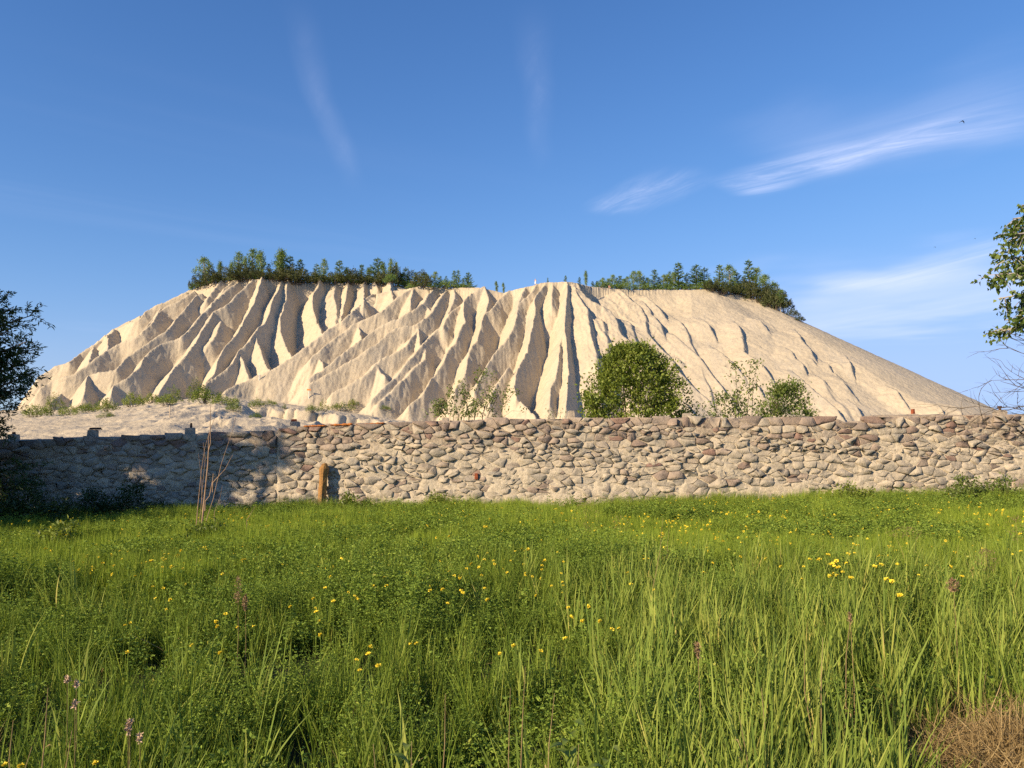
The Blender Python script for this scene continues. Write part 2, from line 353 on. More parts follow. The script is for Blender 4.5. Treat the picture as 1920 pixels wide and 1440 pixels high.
def build_hill():
    crest = []
    for w, pts, kl, kr, lift in CR:
        p3 = []
        for (px, py) in zw(w, pts):
            p = drop_on(px, py); p3.append(p)
        p3 = np.array(p3)
        # resample and roughen so that crests wander and bite like eroded edges
        seg = np.hypot(np.diff(p3[:, 0]), np.diff(p3[:, 1])); cum = np.concatenate([[0], np.cumsum(seg)])
        n = max(2, int(cum[-1] / 1.6) + 1); tt = np.linspace(0, cum[-1], n)
        q = np.stack([np.interp(tt, cum, p3[:, j]) for j in range(3)], 1)
        jig = (fbm(tt * 0.45 + len(crest) * 9.7, tt * 0 + 3.3, 11, 3) - .5)
        jig2 = (ridged(tt * 0.22 + len(crest) * 5.1, tt * 0 + 1.3, 17, 2) - .6)
        q[:, 2] -= envelope(q[:, 0], q[:, 1])[0]           # crest height above the outer shape
        fade = np.minimum(1, np.minimum(tt, cum[-1] - tt) / 3 + .15)
        q[:, 0] += jig * 0.6 * fade; q[:, 2] += (jig2 * 0.45 * (0.4 if w in 'EF' else 1.0)) * fade + lift * np.minimum(1, .1 + tt / 7) - (.35 * np.maximum(0, 1 - tt / 5) if w in 'BCD' else 0)
        g = 1.0 if w in 'EFP' else 1.55
        if w in 'FP': kl, kr = kl * .95, kr * 1.5; q[:, 2] += .45 * np.minimum(1, .3 + tt / 1.2)
        crest.append((q, kl * g, kr * g))
    us = np.arange(-150, 2080, 1.6)
    ds = np.concatenate([np.arange(20, 90, 0.6), np.arange(90, 132, 0.42), np.arange(132, 220, 0.30), np.arange(222, 340, 4)])
    U, D = np.meshgrid((us - 960) / F_PX, ds)
    X = U * D; Y = D.copy()
    wx = X + 0.55 * (fbm(X * 0.22, Y * 0.22, 21, 3) - .5); wy = Y + 0.55 * (fbm(X * 0.22, Y * 0.22, 27, 3) - .5)
    M, E, Dd, A, H = macro(wx, wy)
    pxg = 960 + F_PX * X / Y
    # gully floor lies below the outer shape; shallow on the smooth right flank
    rightness = np.clip((pxg - 1130) / 170, 0, 1)
    depth = (8.5 * (1 - rightness) + 0.75 * rightness) * np.clip((Dd + 1.5) / 6, 0, 1)
    T = np.full(X.shape, -1e3)
    for q, kl, kr in crest:
        R = 11.0
        x0, x1, y0, y1 = q[:, 0].min() - R, q[:, 0].max() + R, q[:, 1].min() - R, q[:, 1].max() + R
        m = (wx > x0) & (wx < x1) & (wy > y0) & (wy < y1)
        ii = np.nonzero(m.ravel())[0]
        if not len(ii): continue
        px_, py_ = wx.ravel()[ii], wy.ravel()[ii]; best = np.full(len(ii), -1e3)
        for a, b in zip(q[:-1], q[1:]):
            dx, dy = b[0] - a[0], b[1] - a[1]; ln2 = dx * dx + dy * dy + 1e-9
            t = np.clip(((px_ - a[0]) * dx + (py_ - a[1]) * dy) / ln2, 0, 1)
            ox, oy = px_ - a[0] - t * dx, py_ - a[1] - t * dy
            dist = np.hypot(ox, oy)
            # walking down the crest (dy<0) the viewer's right is +x
            side = (dx * oy - dy * ox)            # >0: towards the viewer's right for a crest running towards him
            k = np.where(side > 0, kr, kl)
            best = np.maximum(best, a[2] + t * (b[2] - a[2]) - k * dist)
        Tf = T.ravel(); Tf[ii] = np.maximum(Tf[ii], best); T = Tf.reshape(X.shape)
    TH = np.arctan2(X + 10, 285 - Y) * 120                 # runs along the flank: rills follow the fall of the slope
    rill = (ridged(TH * 0.55 + 0.5 * fbm(X * .3, Y * .3, 31, 2), Dd * 0.05, 33, 2) - .55)
    rill2 = (ridged(TH * 1.5 + 0.6 * fbm(X * .5, Y * .5, 35, 2), Dd * 0.10, 37, 2) - .5)
    flank = np.clip(Dd / 3, 0, 1)
    T = E + T; up = np.maximum(E - depth, T)
    up = np.where(Dd <= 0, np.minimum(np.maximum(up, H + 0.5 * (fbm(X * .1, Y * .1, 41, 3) - .5)), np.maximum(H + .4, T)), up)
    up = up + flank * (rill * (0.5 - 0.40 * rightness) + rill2 * (0.22 - .12 * rightness)) + (0.34 - .22 * rightness) * (fbm(X * .55, Y * .55, 43, 4) - .5) + (.30 - .18 * rightness) * flank * (ridged(X * 1.1, Y * .9, 45, 2) - .5) + (.20 - .10 * rightness) * (fbm(X * 2.1, Y * 1.7, 47, 2) - .5) + .25 * (1 - rightness) * flank * np.maximum(0, ridged(TH * 1.0 + fbm(X * .4, Y * .4, 49, 2), Dd * .16, 48, 1) - .75)
    ap = apron(X, Y)
    # runnels and lumps on the apron
    run = ridged(X * 0.20 + Y * 0.05, Y * 0.42 - X * .10, 51, 3) - .6
    lump = ridged(X * 0.34 + .6 * fbm(X * .2, Y * .2, 56, 2), Y * 0.20, 53, 3) - .55
    lw = np.clip((pxg - 200) / 120, 0, 1)
    amp = np.clip((Y - 24) / 30, 0, 1)
    ap = ap + amp * ((0.8 * run) * (1 - 0.6 * lw) + 1.2 * lump * lw * np.clip((150 - Y) / 30, 0.15, 1)) + 0.12 * (fbm(X * .9, Y * .9, 57, 3) - .5) + amp * .16 * (ridged(X * .75 + Y * .2, Y * .55, 58, 2) - .5)
    Z = smax(up, ap, 1.0)
    Z = np.where(Y > 250, np.minimum(Z, H), Z)
    nr, nc = X.shape
    v = np.stack([X.ravel(), Y.ravel(), Z.ravel()], 1)
    idx = np.arange(nr * nc).reshape(nr, nc)
    f = np.stack([idx[:-1, :-1].ravel(), idx[:-1, 1:].ravel(), idx[1:, 1:].ravel(), idx[1:, :-1].ravel()], 1)
    return v, f, (us, ds, Z)
m_sand, t, b = new_mat('pale_sand')
pos = geo_pos(t)
n1 = noise(t, 0.09, 5, .55, pos); n2 = noise(t, 0.9, 6, .65, pos, .6); n3 = noise(t, 7.0, 4, .6, pos)
c1 = ramp(t, n1, [(.3, (.465, .395, .285)), (.55, (.52, .44, .315)), (.75, (.49, .42, .315))])
c2 = ramp(t, n2, [(.25, (.78, .77, .76)), (.5, (1, 1, 1)), (.8, (1.05, 1.03, 1.0))])
mpg = N(t, 'ShaderNodeMapping'); mpg.inputs['Scale'].default_value = (.35, .05, .05); L(t, pos, mpg.inputs[0])
grey = sstep(t, noise(t, 1.0, 6, .6, mpg.outputs[0], .4), .52, .72)              # greyer, finer layers of the spoil
c1 = mixc(t, mth(t, 'MULTIPLY', grey, .55), c1, (.40, .365, .30))
L(t, mixc(t, 1.0, c1, c2, 'MULTIPLY'), b.inputs['Base Color'])
b.inputs['Roughness'].default_value = .95; b.inputs['Specular IOR Level'].default_value = .1
bump(t, b, mth(t, 'ADD', mth(t, 'MULTIPLY', n2, .7), mth(t, 'MULTIPLY', n3, .12)), .8, .4)
hv, hf, (H_US, H_DS, H_Z) = build_hill()
hill = obj('sand_hill', mesh_np('sand_hill', hv, hf, [m_sand]))
tag(hill, 'pale eroded sand hill with sharp ridges and gullies behind the wall', 'hill', kind='structure')
def hill_z(x, y):
    """height of the built hill surface (bilinear)"""
    u = 960 + F_PX * x / y; i = np.clip((u - H_US[0]) / (H_US[1] - H_US[0]), 0, len(H_US) - 1.001)
    j = np.clip(np.interp(y, H_DS, np.arange(len(H_DS))), 0, len(H_DS) - 1.001)
    i0, j0 = int(i), int(j); fi, fj = i - i0, j - j0
    return float((H_Z[j0, i0] * (1 - fi) + H_Z[j0, i0 + 1] * fi) * (1 - fj) + (H_Z[j0 + 1, i0] * (1 - fi) + H_Z[j0 + 1, i0 + 1] * fi) * fj)
def hill_hit(px, py, d0=30.0, d1=235.0):
    """first meeting of a photograph pixel's ray with the built surface"""
    a, b = pix_dir(px, py); d = d0; best = (1e9, d0)
    while d < d1:
        g = CAM_Z + b * d - hill_z(a * d, d)
        if g <= 0: return Vector((a * d, d, hill_z(a * d, d)))
        if g < best[0] and d > 150: best = (g, d)
        d += 0.3
    d = best[1]; return Vector((a * d, d, hill_z(a * d, d)))
# ------------------------------------------------------------------ ground in front of the wall
def gz(x, y):
    x = np.asarray(x, float); y = np.asarray(y, float)
    k = np.clip(y / 17, 0, 1)
    z = 0.021 * np.clip(x, -14, 14) * k - 0.06 * k + 0.07 * (fbm(x * .35 + 9, y * .35, 71, 2) - .5)
    far = np.clip((y - 18.0) / 3, 0, 1)
    return z * (1 - far) - 0.9 * far
def build_ground():
    xs = np.concatenate([[-4000, -1500, -600, -250, -120, -60], np.arange(-32, 32.1, .5), [60, 120, 250, 600, 1500, 4000]])
    ys = np.concatenate([[-2000, -600, -150, -50, -20], np.arange(-8, 22.1, .5), [30, 60, 120, 250, 600, 1500, 4000, 8000]])
    X, Y = np.meshgrid(xs, ys); Z = gz(X, Y); nr, nc = X.shape; idx = np.arange(nr * nc).reshape(nr, nc)
    f = np.stack([idx[:-1, :-1].ravel(), idx[:-1, 1:].ravel(), idx[1:, 1:].ravel(), idx[1:, :-1].ravel()], 1)
    return np.stack([X.ravel(), Y.ravel(), Z.ravel()], 1), f
m_soil, t, b = new_mat('meadow_soil')
L(t, ramp(t, noise(t, 3.0, 6, .6, geo_pos(t)), [(.3, (.020, .024, .007)), (.55, (.034, .032, .011)), (.75, (.065, .05, .02))]), b.inputs['Base Color'])
bump(t, b, noise(t, 30, 5, .6, geo_pos(t)), .6, .03)
gv, gf = build_ground()
ground = obj('ground', mesh_np('ground', gv, gf, [m_soil], smooth=True)); tag(ground, 'meadow ground under the grass', 'ground', kind='structure')

# ------------------------------------------------------------------ stone wall
WY = 17.0; M_PX = WY / F_PX
def px2x(px, y=WY): return (px - 960) / F_PX * y
TOPS = [(-420, 838), (0, 826), (175, 819), (300, 815), (519, 807), (523, 801.5), (640, 797), (720, 793), (880, 787), (1080, 785), (1290, 783), (1530, 781),
        (1572, 784), (1590, 792), (1628, 791), (1634, 780), (1920, 778), (2320, 773)]
TOPX = np.array([px2x(p[0]) for p in TOPS]); TOPZ = np.array([at(960, p[1], WY).z for p in TOPS])
def wall_top(x): return np.interp(x, TOPX, TOPZ)
SEAM = px2x(522)
def wall_y(x): return np.where(np.asarray(x) < SEAM, WY + .03, WY)
m_mortar, t, b = new_mat('lime_mortar')
pos = geo_pos(t); n1 = noise(t, 1.1, 5, .6, pos); n2 = noise(t, 14, 6, .7, pos); n3 = noise(t, 60, 4, .7, pos)
sx_ = N(t, 'ShaderNodeSeparateXYZ'); L(t, pos, sx_.inputs[0])
hgt = mth(t, 'SUBTRACT', sx_.outputs[2], mth(t, 'MULTIPLY', sx_.outputs[0], .022))
up = sstep(t, mth(t, 'ADD', hgt, mth(t, 'MULTIPLY', mth(t, 'SUBTRACT', n1, .5), .9)), 1.15, 1.95)
c = mixc(t, up, (.56, .48, .36), (.36, .29, .215))
c = mixc(t, 1.0, c, ramp(t, n2, [(.3, (.6, .58, .56)), (.55, (1, 1, 1)), (.8, (1.12, 1.1, 1.05))]), 'MULTIPLY')
L(t, c, b.inputs['Base Color']); b.inputs['Roughness'].default_value = .95
bump(t, b, mth(t, 'ADD', n2, mth(t, 'MULTIPLY', n3, .4)), .8, .03)
m_stone, t, b = new_mat('field_stone')
a = N(t, 'ShaderNodeAttribute', attribute_name='tint'); pos = geo_pos(t)
c = ramp(t, a.outputs['Fac'], [(0.0, (.45, .385, .295)), (.2, (.38, .33, .26)), (.36, (.49, .42, .32)), (.5, (.33, .295, .24)), (.62, (.37, .30, .235)), (.76, (.30, .235, .19)), (.88, (.235, .19, .155)), (1.0, (.26, .165, .13))])
n1 = noise(t, 9, 6, .65, pos); n2 = noise(t, 45, 5, .7, pos)
c = mixc(t, 1.0, c, ramp(t, n1, [(.25, (.62, .62, .62)), (.5, (1, 1, 1)), (.78, (1.22, 1.18, 1.1))]), 'MULTIPLY')
c = mixc(t, 1.0, c, ramp(t, n2, [(.3, (.78, .78, .78)), (.6, (1.05, 1.05, 1.05))]), 'MULTIPLY')
# lime from the joints smeared over the faces
c = mixc(t, mth(t, 'MULTIPLY', sstep(t, noise(t, 4.0, 6, .7, pos), .56, .72), .55), c, (.47, .40, .305))
L(t, c, b.inputs['Base Color']); b.inputs['Roughness'].default_value = .88
bump(t, b, mth(t, 'ADD', n1, mth(t, 'MULTIPLY', n2, .5)), .85, .03)
m_lichen, t, b = new_mat('orange_lichen')
L(t, ramp(t, noise(t, 25, 6, .7), [(.3, (.20, .10, .06)), (.48, (.42, .14, .035)), (.65, (.55, .22, .04)), (.8, (.36, .2, .11))]), b.inputs['Base Color'])
bump(t, b, noise(t, 80, 5), .8, .01)
m_conc = plain_mat('old_concrete', (.34, .285, .22), .95, .3, 12, .6)
m_rust = plain_mat('rusty_iron', (.11, .055, .035), .85, .4, 30, .5)
m_redrust = plain_mat('red_rust', (.26, .07, .03), .9, .35, 20, .4)

wall = empty('stone_wall', (0, WY, float(gz(0, WY))))
tag(wall, 'long old rubble stone wall with lime mortar across the whole view', 'wall')
WLOC = Vector(wall.location)
def build_mortar():
    xs = np.arange(-16.5, 16.6, .04); nv = 64
    rows = []
    for j in range(nv + 1):
        f = j / nv; zt = wall_top(xs); z0 = np.full_like(xs, -1.2); z = z0 + (zt - z0) * f
        lump = .10 * (fbm(xs * 3.1, z * 4.5, 61, 4) - .5) + .03 * (fbm(xs * 14, z * 16, 64, 2) - .5)
        low = np.clip((1.0 - z) / 1.2, 0, 1); y = wall_y(xs) + .006 - lump - .05 * np.clip(fbm(xs * .45, z * .9, 66, 3) * 2 - .75, 0, 1) * (.4 + .6 * low) * np.clip((xs + 6) / 3, .25, 1)
        zz = z - (.035 if j > nv - 3 else 0) * (xs < px2x(1600)) + (.05 * (fbm(xs * 2.2, xs * 0, 67, 3) - .5) if j > nv - 3 else 0)
        rows.append(np.stack([xs, y, zz], 1))
    for d_, dz in ((.06, .012), (.25, .03), (.46, .005)):
        y = wall_y(xs) + d_; z = wall_top(xs) - .03 * (xs < px2x(1600)) + dz + .05 * (fbm(xs * 3, xs * 0 + d_ * 9, 68, 3) - .5); rows.append(np.stack([xs, y, z], 1))
    for f in (1, .5, 0): rows.append(np.stack([xs, wall_y(xs) + .5, -1.2 + (wall_top(xs) - .02 + 1.2) * f], 1))
    v = np.concatenate(rows); nr, nc = len(rows), len(xs); idx = np.arange(nr * nc).reshape(nr, nc)
    f = np.stack([idx[:-1, :-1].ravel(), idx[:-1, 1:].ravel(), idx[1:, 1:].ravel(), idx[1:, :-1].ravel()], 1)
    return v - np.array(WLOC), f
mv, mf = build_mortar(); obj('mortar_core', mesh_np('mortar_core', mv, mf, [m_mortar], smooth=True), wall)

def stone_cells():
    """irregular courses of seeds; cells are the Voronoi cells in a space squeezed along the wall"""
    R = random.Random(5); AX = .52; seeds = []
    for x_lo, x_hi in ((-14.5, SEAM - .02), (SEAM + .02, 14.5)):
        z = -.75; row = 0
        while z < 2.35:
            h = R.uniform(.09, .18); x = x_lo + R.uniform(0, .3)
            while x < x_hi:
                w = R.choice((R.uniform(.09, .17), R.uniform(.15, .3), R.uniform(.26, .52)))
                cz = z + h / 2 + R.uniform(-.075, .075) + .05 * math.sin(x * .8 + row)
                cx = x + w / 2
                if cx < x_hi and cz < wall_top(cx) - .035: seeds.append((cx, cz, x_lo, x_hi))
                if w > .36 and R.random() < .35: seeds.append((cx + R.uniform(-.1, .1), cz + R.choice((-1, 1)) * h * .45, x_lo, x_hi)) if cz + h * .45 < wall_top(cx) - .05 else None
                x += w
            z += h; row += 1
    P = np.array([(s[0] * AX, s[1]) for s in seeds]); cells = []
    for i, (cx, cz, xl, xh) in enumerate(seeds):
        d = np.hypot(*(P - P[i]).T); nb = np.argsort(d)[1:18]
        poly = [(P[i][0] - .3, cz - .22), (P[i][0] + .3, cz - .22), (P[i][0] + .3, cz + .22), (P[i][0] - .3, cz + .22)]
        def clip(poly, nx, nz, c):
            o = []
            for k in range(len(poly)):
                a, bb = poly[k], poly[(k + 1) % len(poly)]; da = a[0] * nx + a[1] * nz - c; db = bb[0] * nx + bb[1] * nz - c
                if da <= 0: o.append(a)
                if da * db < 0: tt = da / (da - db); o.append((a[0] + (bb[0] - a[0]) * tt, a[1] + (bb[1] - a[1]) * tt))
            return o
        for j in nb:
            nx, nz = P[j] - P[i]; m = (P[j] + P[i]) / 2
            poly = clip(poly, nx, nz, nx * m[0] + nz * m[1])
            if len(poly) < 3: break
        poly = clip(poly, 0, 1, wall_top(cx) + (R.uniform(-.03, .045) if cx < px2x(1570) else R.uniform(-.03, -.005))); poly = clip(poly, -1, 0, -xl * AX); poly = clip(poly, 1, 0, xh * AX)
        if len(poly) < 3: continue
        poly = [(p[0] / AX, p[1]) for p in poly]
        ar = .5 * abs(sum(poly[k][0] * poly[(k + 1) % len(poly)][1] - poly[(k + 1) % len(poly)][0] * poly[k][1] for k in range(len(poly))))
        if ar > .006: cells.append((cx, cz, poly, ar))
    return cells
def stone_mesh(cx, cz, poly, R):
    gap = R.choice((.0, .002, .005, .01, .022)); q = []
    for (x, z) in poly:                                   # shrink, then cut corners
        d = math.hypot(x - cx, z - cz) or 1; s = max(.55, 1 - gap / d * 1.5); q.append((cx + (x - cx) * s, cz + (z - cz) * s))
    c = []
    for k in range(len(q)):
        a, bb = q[k], q[(k + 1) % len(q)]; r = R.choice((R.uniform(.03, .09), R.uniform(.06, .2)))
        if math.hypot(a[0] - bb[0], a[1] - bb[1]) < .035: c.append(((a[0] + bb[0]) / 2, (a[1] + bb[1]) / 2)); continue
        c += [(a[0] + (bb[0] - a[0]) * r, a[1] + (bb[1] - a[1]) * r), (a[0] + (bb[0] - a[0]) * (1 - r), a[1] + (bb[1] - a[1]) * (1 - r))]
    c = [(x + R.uniform(-.014, .014), z + R.uniform(-.012, .012)) for x, z in c]; n = len(c)
    hgt = max(0, min(1, (cz + .1) / 1.9)); proud = R.choice((R.uniform(.003, .014), R.uniform(.010, .030), R.uniform(.026, .058))) * (.6 + .5 * hgt)
    tx, tz = R.uniform(-.14, .14), R.uniform(-.18, .08)
    y0 = float(wall_y(cx)); v = []
    def ring(s, dep, jit):
        for (x, z) in c:
            xx, zz = cx + (x - cx) * s, cz + (z - cz) * s
            v.append((xx - WLOC.x, y0 - dep - tx * (xx - cx) * (dep > 0) - tz * (zz - cz) * (dep > 0) + R.uniform(-jit, jit) - WLOC.y, zz - WLOC.z))
    ring(1.0, -.06, 0); ring(1.0, proud * .5, .01); ring(R.uniform(.86, .96), proud, .012)
    f = []
    for r_ in range(2):
        for k in range(n): f.append((r_ * n + k, r_ * n + (k + 1) % n, (r_ + 1) * n + (k + 1) % n, (r_ + 1) * n + k))
    v.append((cx + R.uniform(-.05, .05) - WLOC.x, y0 - proud * R.uniform(.8, 1.3) - WLOC.y, cz + R.uniform(-.02, .02) - WLOC.z)); tip = len(v) - 1
    tri = [(2 * n + k, 2 * n + (k + 1) % n, tip) for k in range(n)]
    return v, f, tri
def stone_tint(x, z, R):
    top = max(0, min(1, (z - (wall_top(x) - .75)) / .75)); r = R.random()
    if r < .14 + .72 * top: return R.uniform(.6, 1.0) if R.random() < .35 + .65 * top else R.uniform(.45, .75)
    return R.uniform(0, .58)
cells = stone_cells(); RS = random.Random(11)
def in_view(c): px = 960 + F_PX * c[0] / WY; return -30 < px < 1950 and c[1] > gz(c[0], WY) - .05
vis = sorted([c for c in cells if in_view(c)], key=lambda c: -c[3]); rest = vis[300:] + [c for c in cells if not in_view(c)]
rv, rq, rt, rtint = [], [], [], []
for k, cc in enumerate(vis[:300] + rest):
    v, f, tri = stone_mesh(cc[0], cc[1], cc[2], RS); tn = stone_tint(cc[0], cc[1], RS)
    if k < 300:
        lich = abs(960 + F_PX * cc[0] / WY - 640) < 80 and cc[1] > wall_top(cc[0]) - .13
        me = mesh_np('stone', v, [f, tri], [m_stone], attrs={'tint': np.full(len(v), tn)})
        obj('stone', me, wall)
    else:
        o_ = len(rv); rv += v; rq += [tuple(i + o_ for i in q) for q in f]; rt += [tuple(i + o_ for i in q) for q in tri]; rtint += [tn] * len(v)
o = obj('small_stones', mesh_np('small_stones', rv, [rq, rt], [m_stone], attrs={'tint': rtint}), wall); o['kind'] = 'stuff'
# lichen crust along the top edge, rust stain, stubs of old posts on the coping
def blob(name, x0, x1, zc, th, y, mat, seed, parent, n=26):
    R = random.Random(seed); bm = bmesh.new(); pts = []
    for k in range(n + 1):
        x = x0 + (x1 - x0) * k / n; zt = float(wall_top(x)) + zc; w = th * (.35 + .65 * R.random()) * min(1, k / 2 + .2, (n - k) / 2 + .2)
        pts.append([bm.verts.new((x - WLOC.x, y + dy - WLOC.y, zt + dz - WLOC.z)) for dy, dz in ((.02, -w * 1.3), (-.035, -w * .7), (-.05, w * .1), (-.01, w * .75), (.09, w * .6), (.16, 0))])
    for a_, b_ in zip(pts[:-1], pts[1:]):
        for k in range(5): bm.faces.new((a_[k], b_[k], b_[k + 1], a_[k + 1]))
    me = bpy.data.meshes.new(name); bm.to_mesh(me); bm.free(); me.materials.append(mat)
    for p in me.polygons: p.use_smooth = True
    return obj(name, me, parent)
blob('lichen_crust', px2x(570), px2x(612), .005, .035, WY, m_lichen, 3, wall); blob('lichen_crust', px2x(619), px2x(662), .01, .04, WY, m_lichen, 4, wall); blob('lichen_crust', px2x(668), px2x(722), .0, .03, WY, m_lichen, 5, wall)
def rough_block(name, loc, size, mat, parent, seed, taper=.9, rz=0.0, jit=.06, cuts=3):
    bm = bmesh.new(); bmesh.ops.create_cube(bm, size=1)
    bmesh.ops.subdivide_edges(bm, edges=bm.edges[:], cuts=cuts, use_grid_fill=True); R = random.Random(seed)
    for v in bm.verts:
        h = v.co.z + .5; k = 1 - (1 - taper) * h
        e = 1 - .05 * (sum(abs(c_) > .49 for c_ in v.co) >= 2) - .04 * (sum(abs(c_) > .49 for c_ in v.co) == 3)
        v.co = Vector((v.co.x * k * e, v.co.y * k * e, v.co.z * (e if v.co.z > 0 else 1))) + Vector([R.uniform(-jit, jit) * .5 for _ in range(3)])
        v.co = Vector((v.co.x * size[0], v.co.y * size[1], v.co.z * size[2]))
    if rz: bmesh.ops.rotate(bm, verts=bm.verts, cent=(0, 0, 0), matrix=Matrix.Rotation(rz, 3, 'Z'))
    me = bpy.data.meshes.new(name); bm.to_mesh(me); bm.free(); me.materials.append(mat)
    o = obj(name, me, parent); o.location = Vector(loc) - (WLOC if parent is wall else Vector((0, 0, 0))); return o
STUBS = [(27, 814, 16, 14, 'knob'), (175, 806, 16, 15, 'plate'), (357, 802, 16, 12, 'pin'), (553, 790, 16, 16, 'cap'), (835, 783, 13, 9, ''), (1071, 770, 13, 17, ''), (1288, 775, 16, 9, ''), (1711, 776, 18, 5, 'lump'), (1876, 769, 19, 11, 'hook')]
for i, (px, py, w, h, kind) in enumerate(STUBS):
    x = px2x(px, WY + .25); zt = at(px, py, WY + .25).z; zb = float(wall_top(x)) - .05; hh = max(.08, zt - zb); wd = w / F_PX * WY
    s = rough_block('post_stub', (x, WY + .27, zb + hh / 2), (wd, wd, hh), m_conc, wall, 40 + i, .95)
    def sub(name, dl, size, mat, sd=1):
        o_ = rough_block(name, (0, 0, 0), size, mat, s, sd, .8, .3, .12, 2); o_.location = dl
    if kind == 'plate': sub('iron_plate', (.06, 0, hh / 2 + .03), (.27, .10, .045), m_rust)
    if kind == 'pin': sub('iron_pin', (.02, 0, hh / 2 + .05), (.05, .05, .11), m_rust)
    if kind == 'cap': sub('rusty_cap', (-.02, 0, hh / 2 + .025), (.14, .14, .05), m_redrust)
    if kind == 'knob': sub('iron_pin', (0, 0, hh / 2 + .02), (.07, .07, .06), m_rust)
    if kind == 'lump': sub('rusty_bracket', (.02, 0, hh / 2 + .05), (.07, .07, .12), m_redrust)
    if kind == 'hook': sub('iron_pin', (0, 0, hh / 2 + .04), (.045, .045, .10), m_rust); sub('iron_plate', (0, 0, hh / 2 + .075), (.10, .06, .04), m_rust)
o = rough_block('rusty_bolt', at(893, 893, WY - .03), (.075, .07, .13), m_redrust, wall, 77, .9)
# ------------------------------------------------------------------ weathered post in front of the wall
m_post, t, b = new_mat('lichened_wood')
pos = N(t, 'ShaderNodeTexCoord').outputs['Object']; sz = N(t, 'ShaderNodeSeparateXYZ'); L(t, pos, sz.inputs[0])
mp = N(t, 'ShaderNodeMapping'); mp.inputs['Scale'].default_value = (30, 30, 2.5); L(t, pos, mp.inputs[0])
grain = noise(t, 1.0, 6, .6, mp.outputs[0])
wood = ramp(t, grain, [(.3, (.16, .10, .07)), (.7, (.34, .235, .165))])
f_ = sstep(t, mth(t, 'ADD', sz.outputs[2], mth(t, 'MULTIPLY', noise(t, 9, 5, .7, pos), .75)), .78, 1.12)
L(t, mixc(t, f_, wood, ramp(t, noise(t, 35, 5, .7, pos), [(.3, (.15, .08, .04)), (.5, (.30, .155, .05)), (.66, (.40, .23, .07)), (.8, (.40, .33, .22))])), b.inputs['Base Color'])
bump(t, b, mth(t, 'ADD', grain, noise(t, 40, 4, .6, pos)), .7, .015)
def build_post():
    bm = bmesh.new(); n = 14; rings = []; R = random.Random(9); Hh = 1.34
    for i in range(n + 1):
        f = i / n; r = .088 - .008 * f + (.018 if .82 < f < .95 else 0); r *= (.7 if i == n else 1); ring = []
        for k in range(12):
            a = 2 * math.pi * k / 12; sq = 1 / max(abs(math.cos(a)), abs(math.sin(a))); sq = min(sq, 1.28)
            rr = r * sq * (1 + R.uniform(-.04, .04)); ring.append(bm.verts.new((rr * math.cos(a) * .92 + .05 * f, rr * math.sin(a) * .92, f * Hh + (R.uniform(-.03, .03) if i == n else 0))))
        rings.append(ring)
    for a_, b_ in zip(rings[:-1], rings[1:]):
        for k in range(12): bm.faces.new((a_[k], a_[(k + 1) % 12], b_[(k + 1) % 12], b_[k]))
    bm.faces.new(rings[-1]); me = bpy.data.meshes.new('wooden_post'); bm.to_mesh(me); bm.free(); me.materials.append(m_post); return me
post = obj('wooden_post', build_post()); p = at(600, 975, 16.8); post.location = (p.x, p.y, p.z - .12); post.rotation_euler = (0, math.radians(1.2), math.radians(38))
tag(post, 'short weathered post crusted with orange lichen standing against the stone wall', 'post')
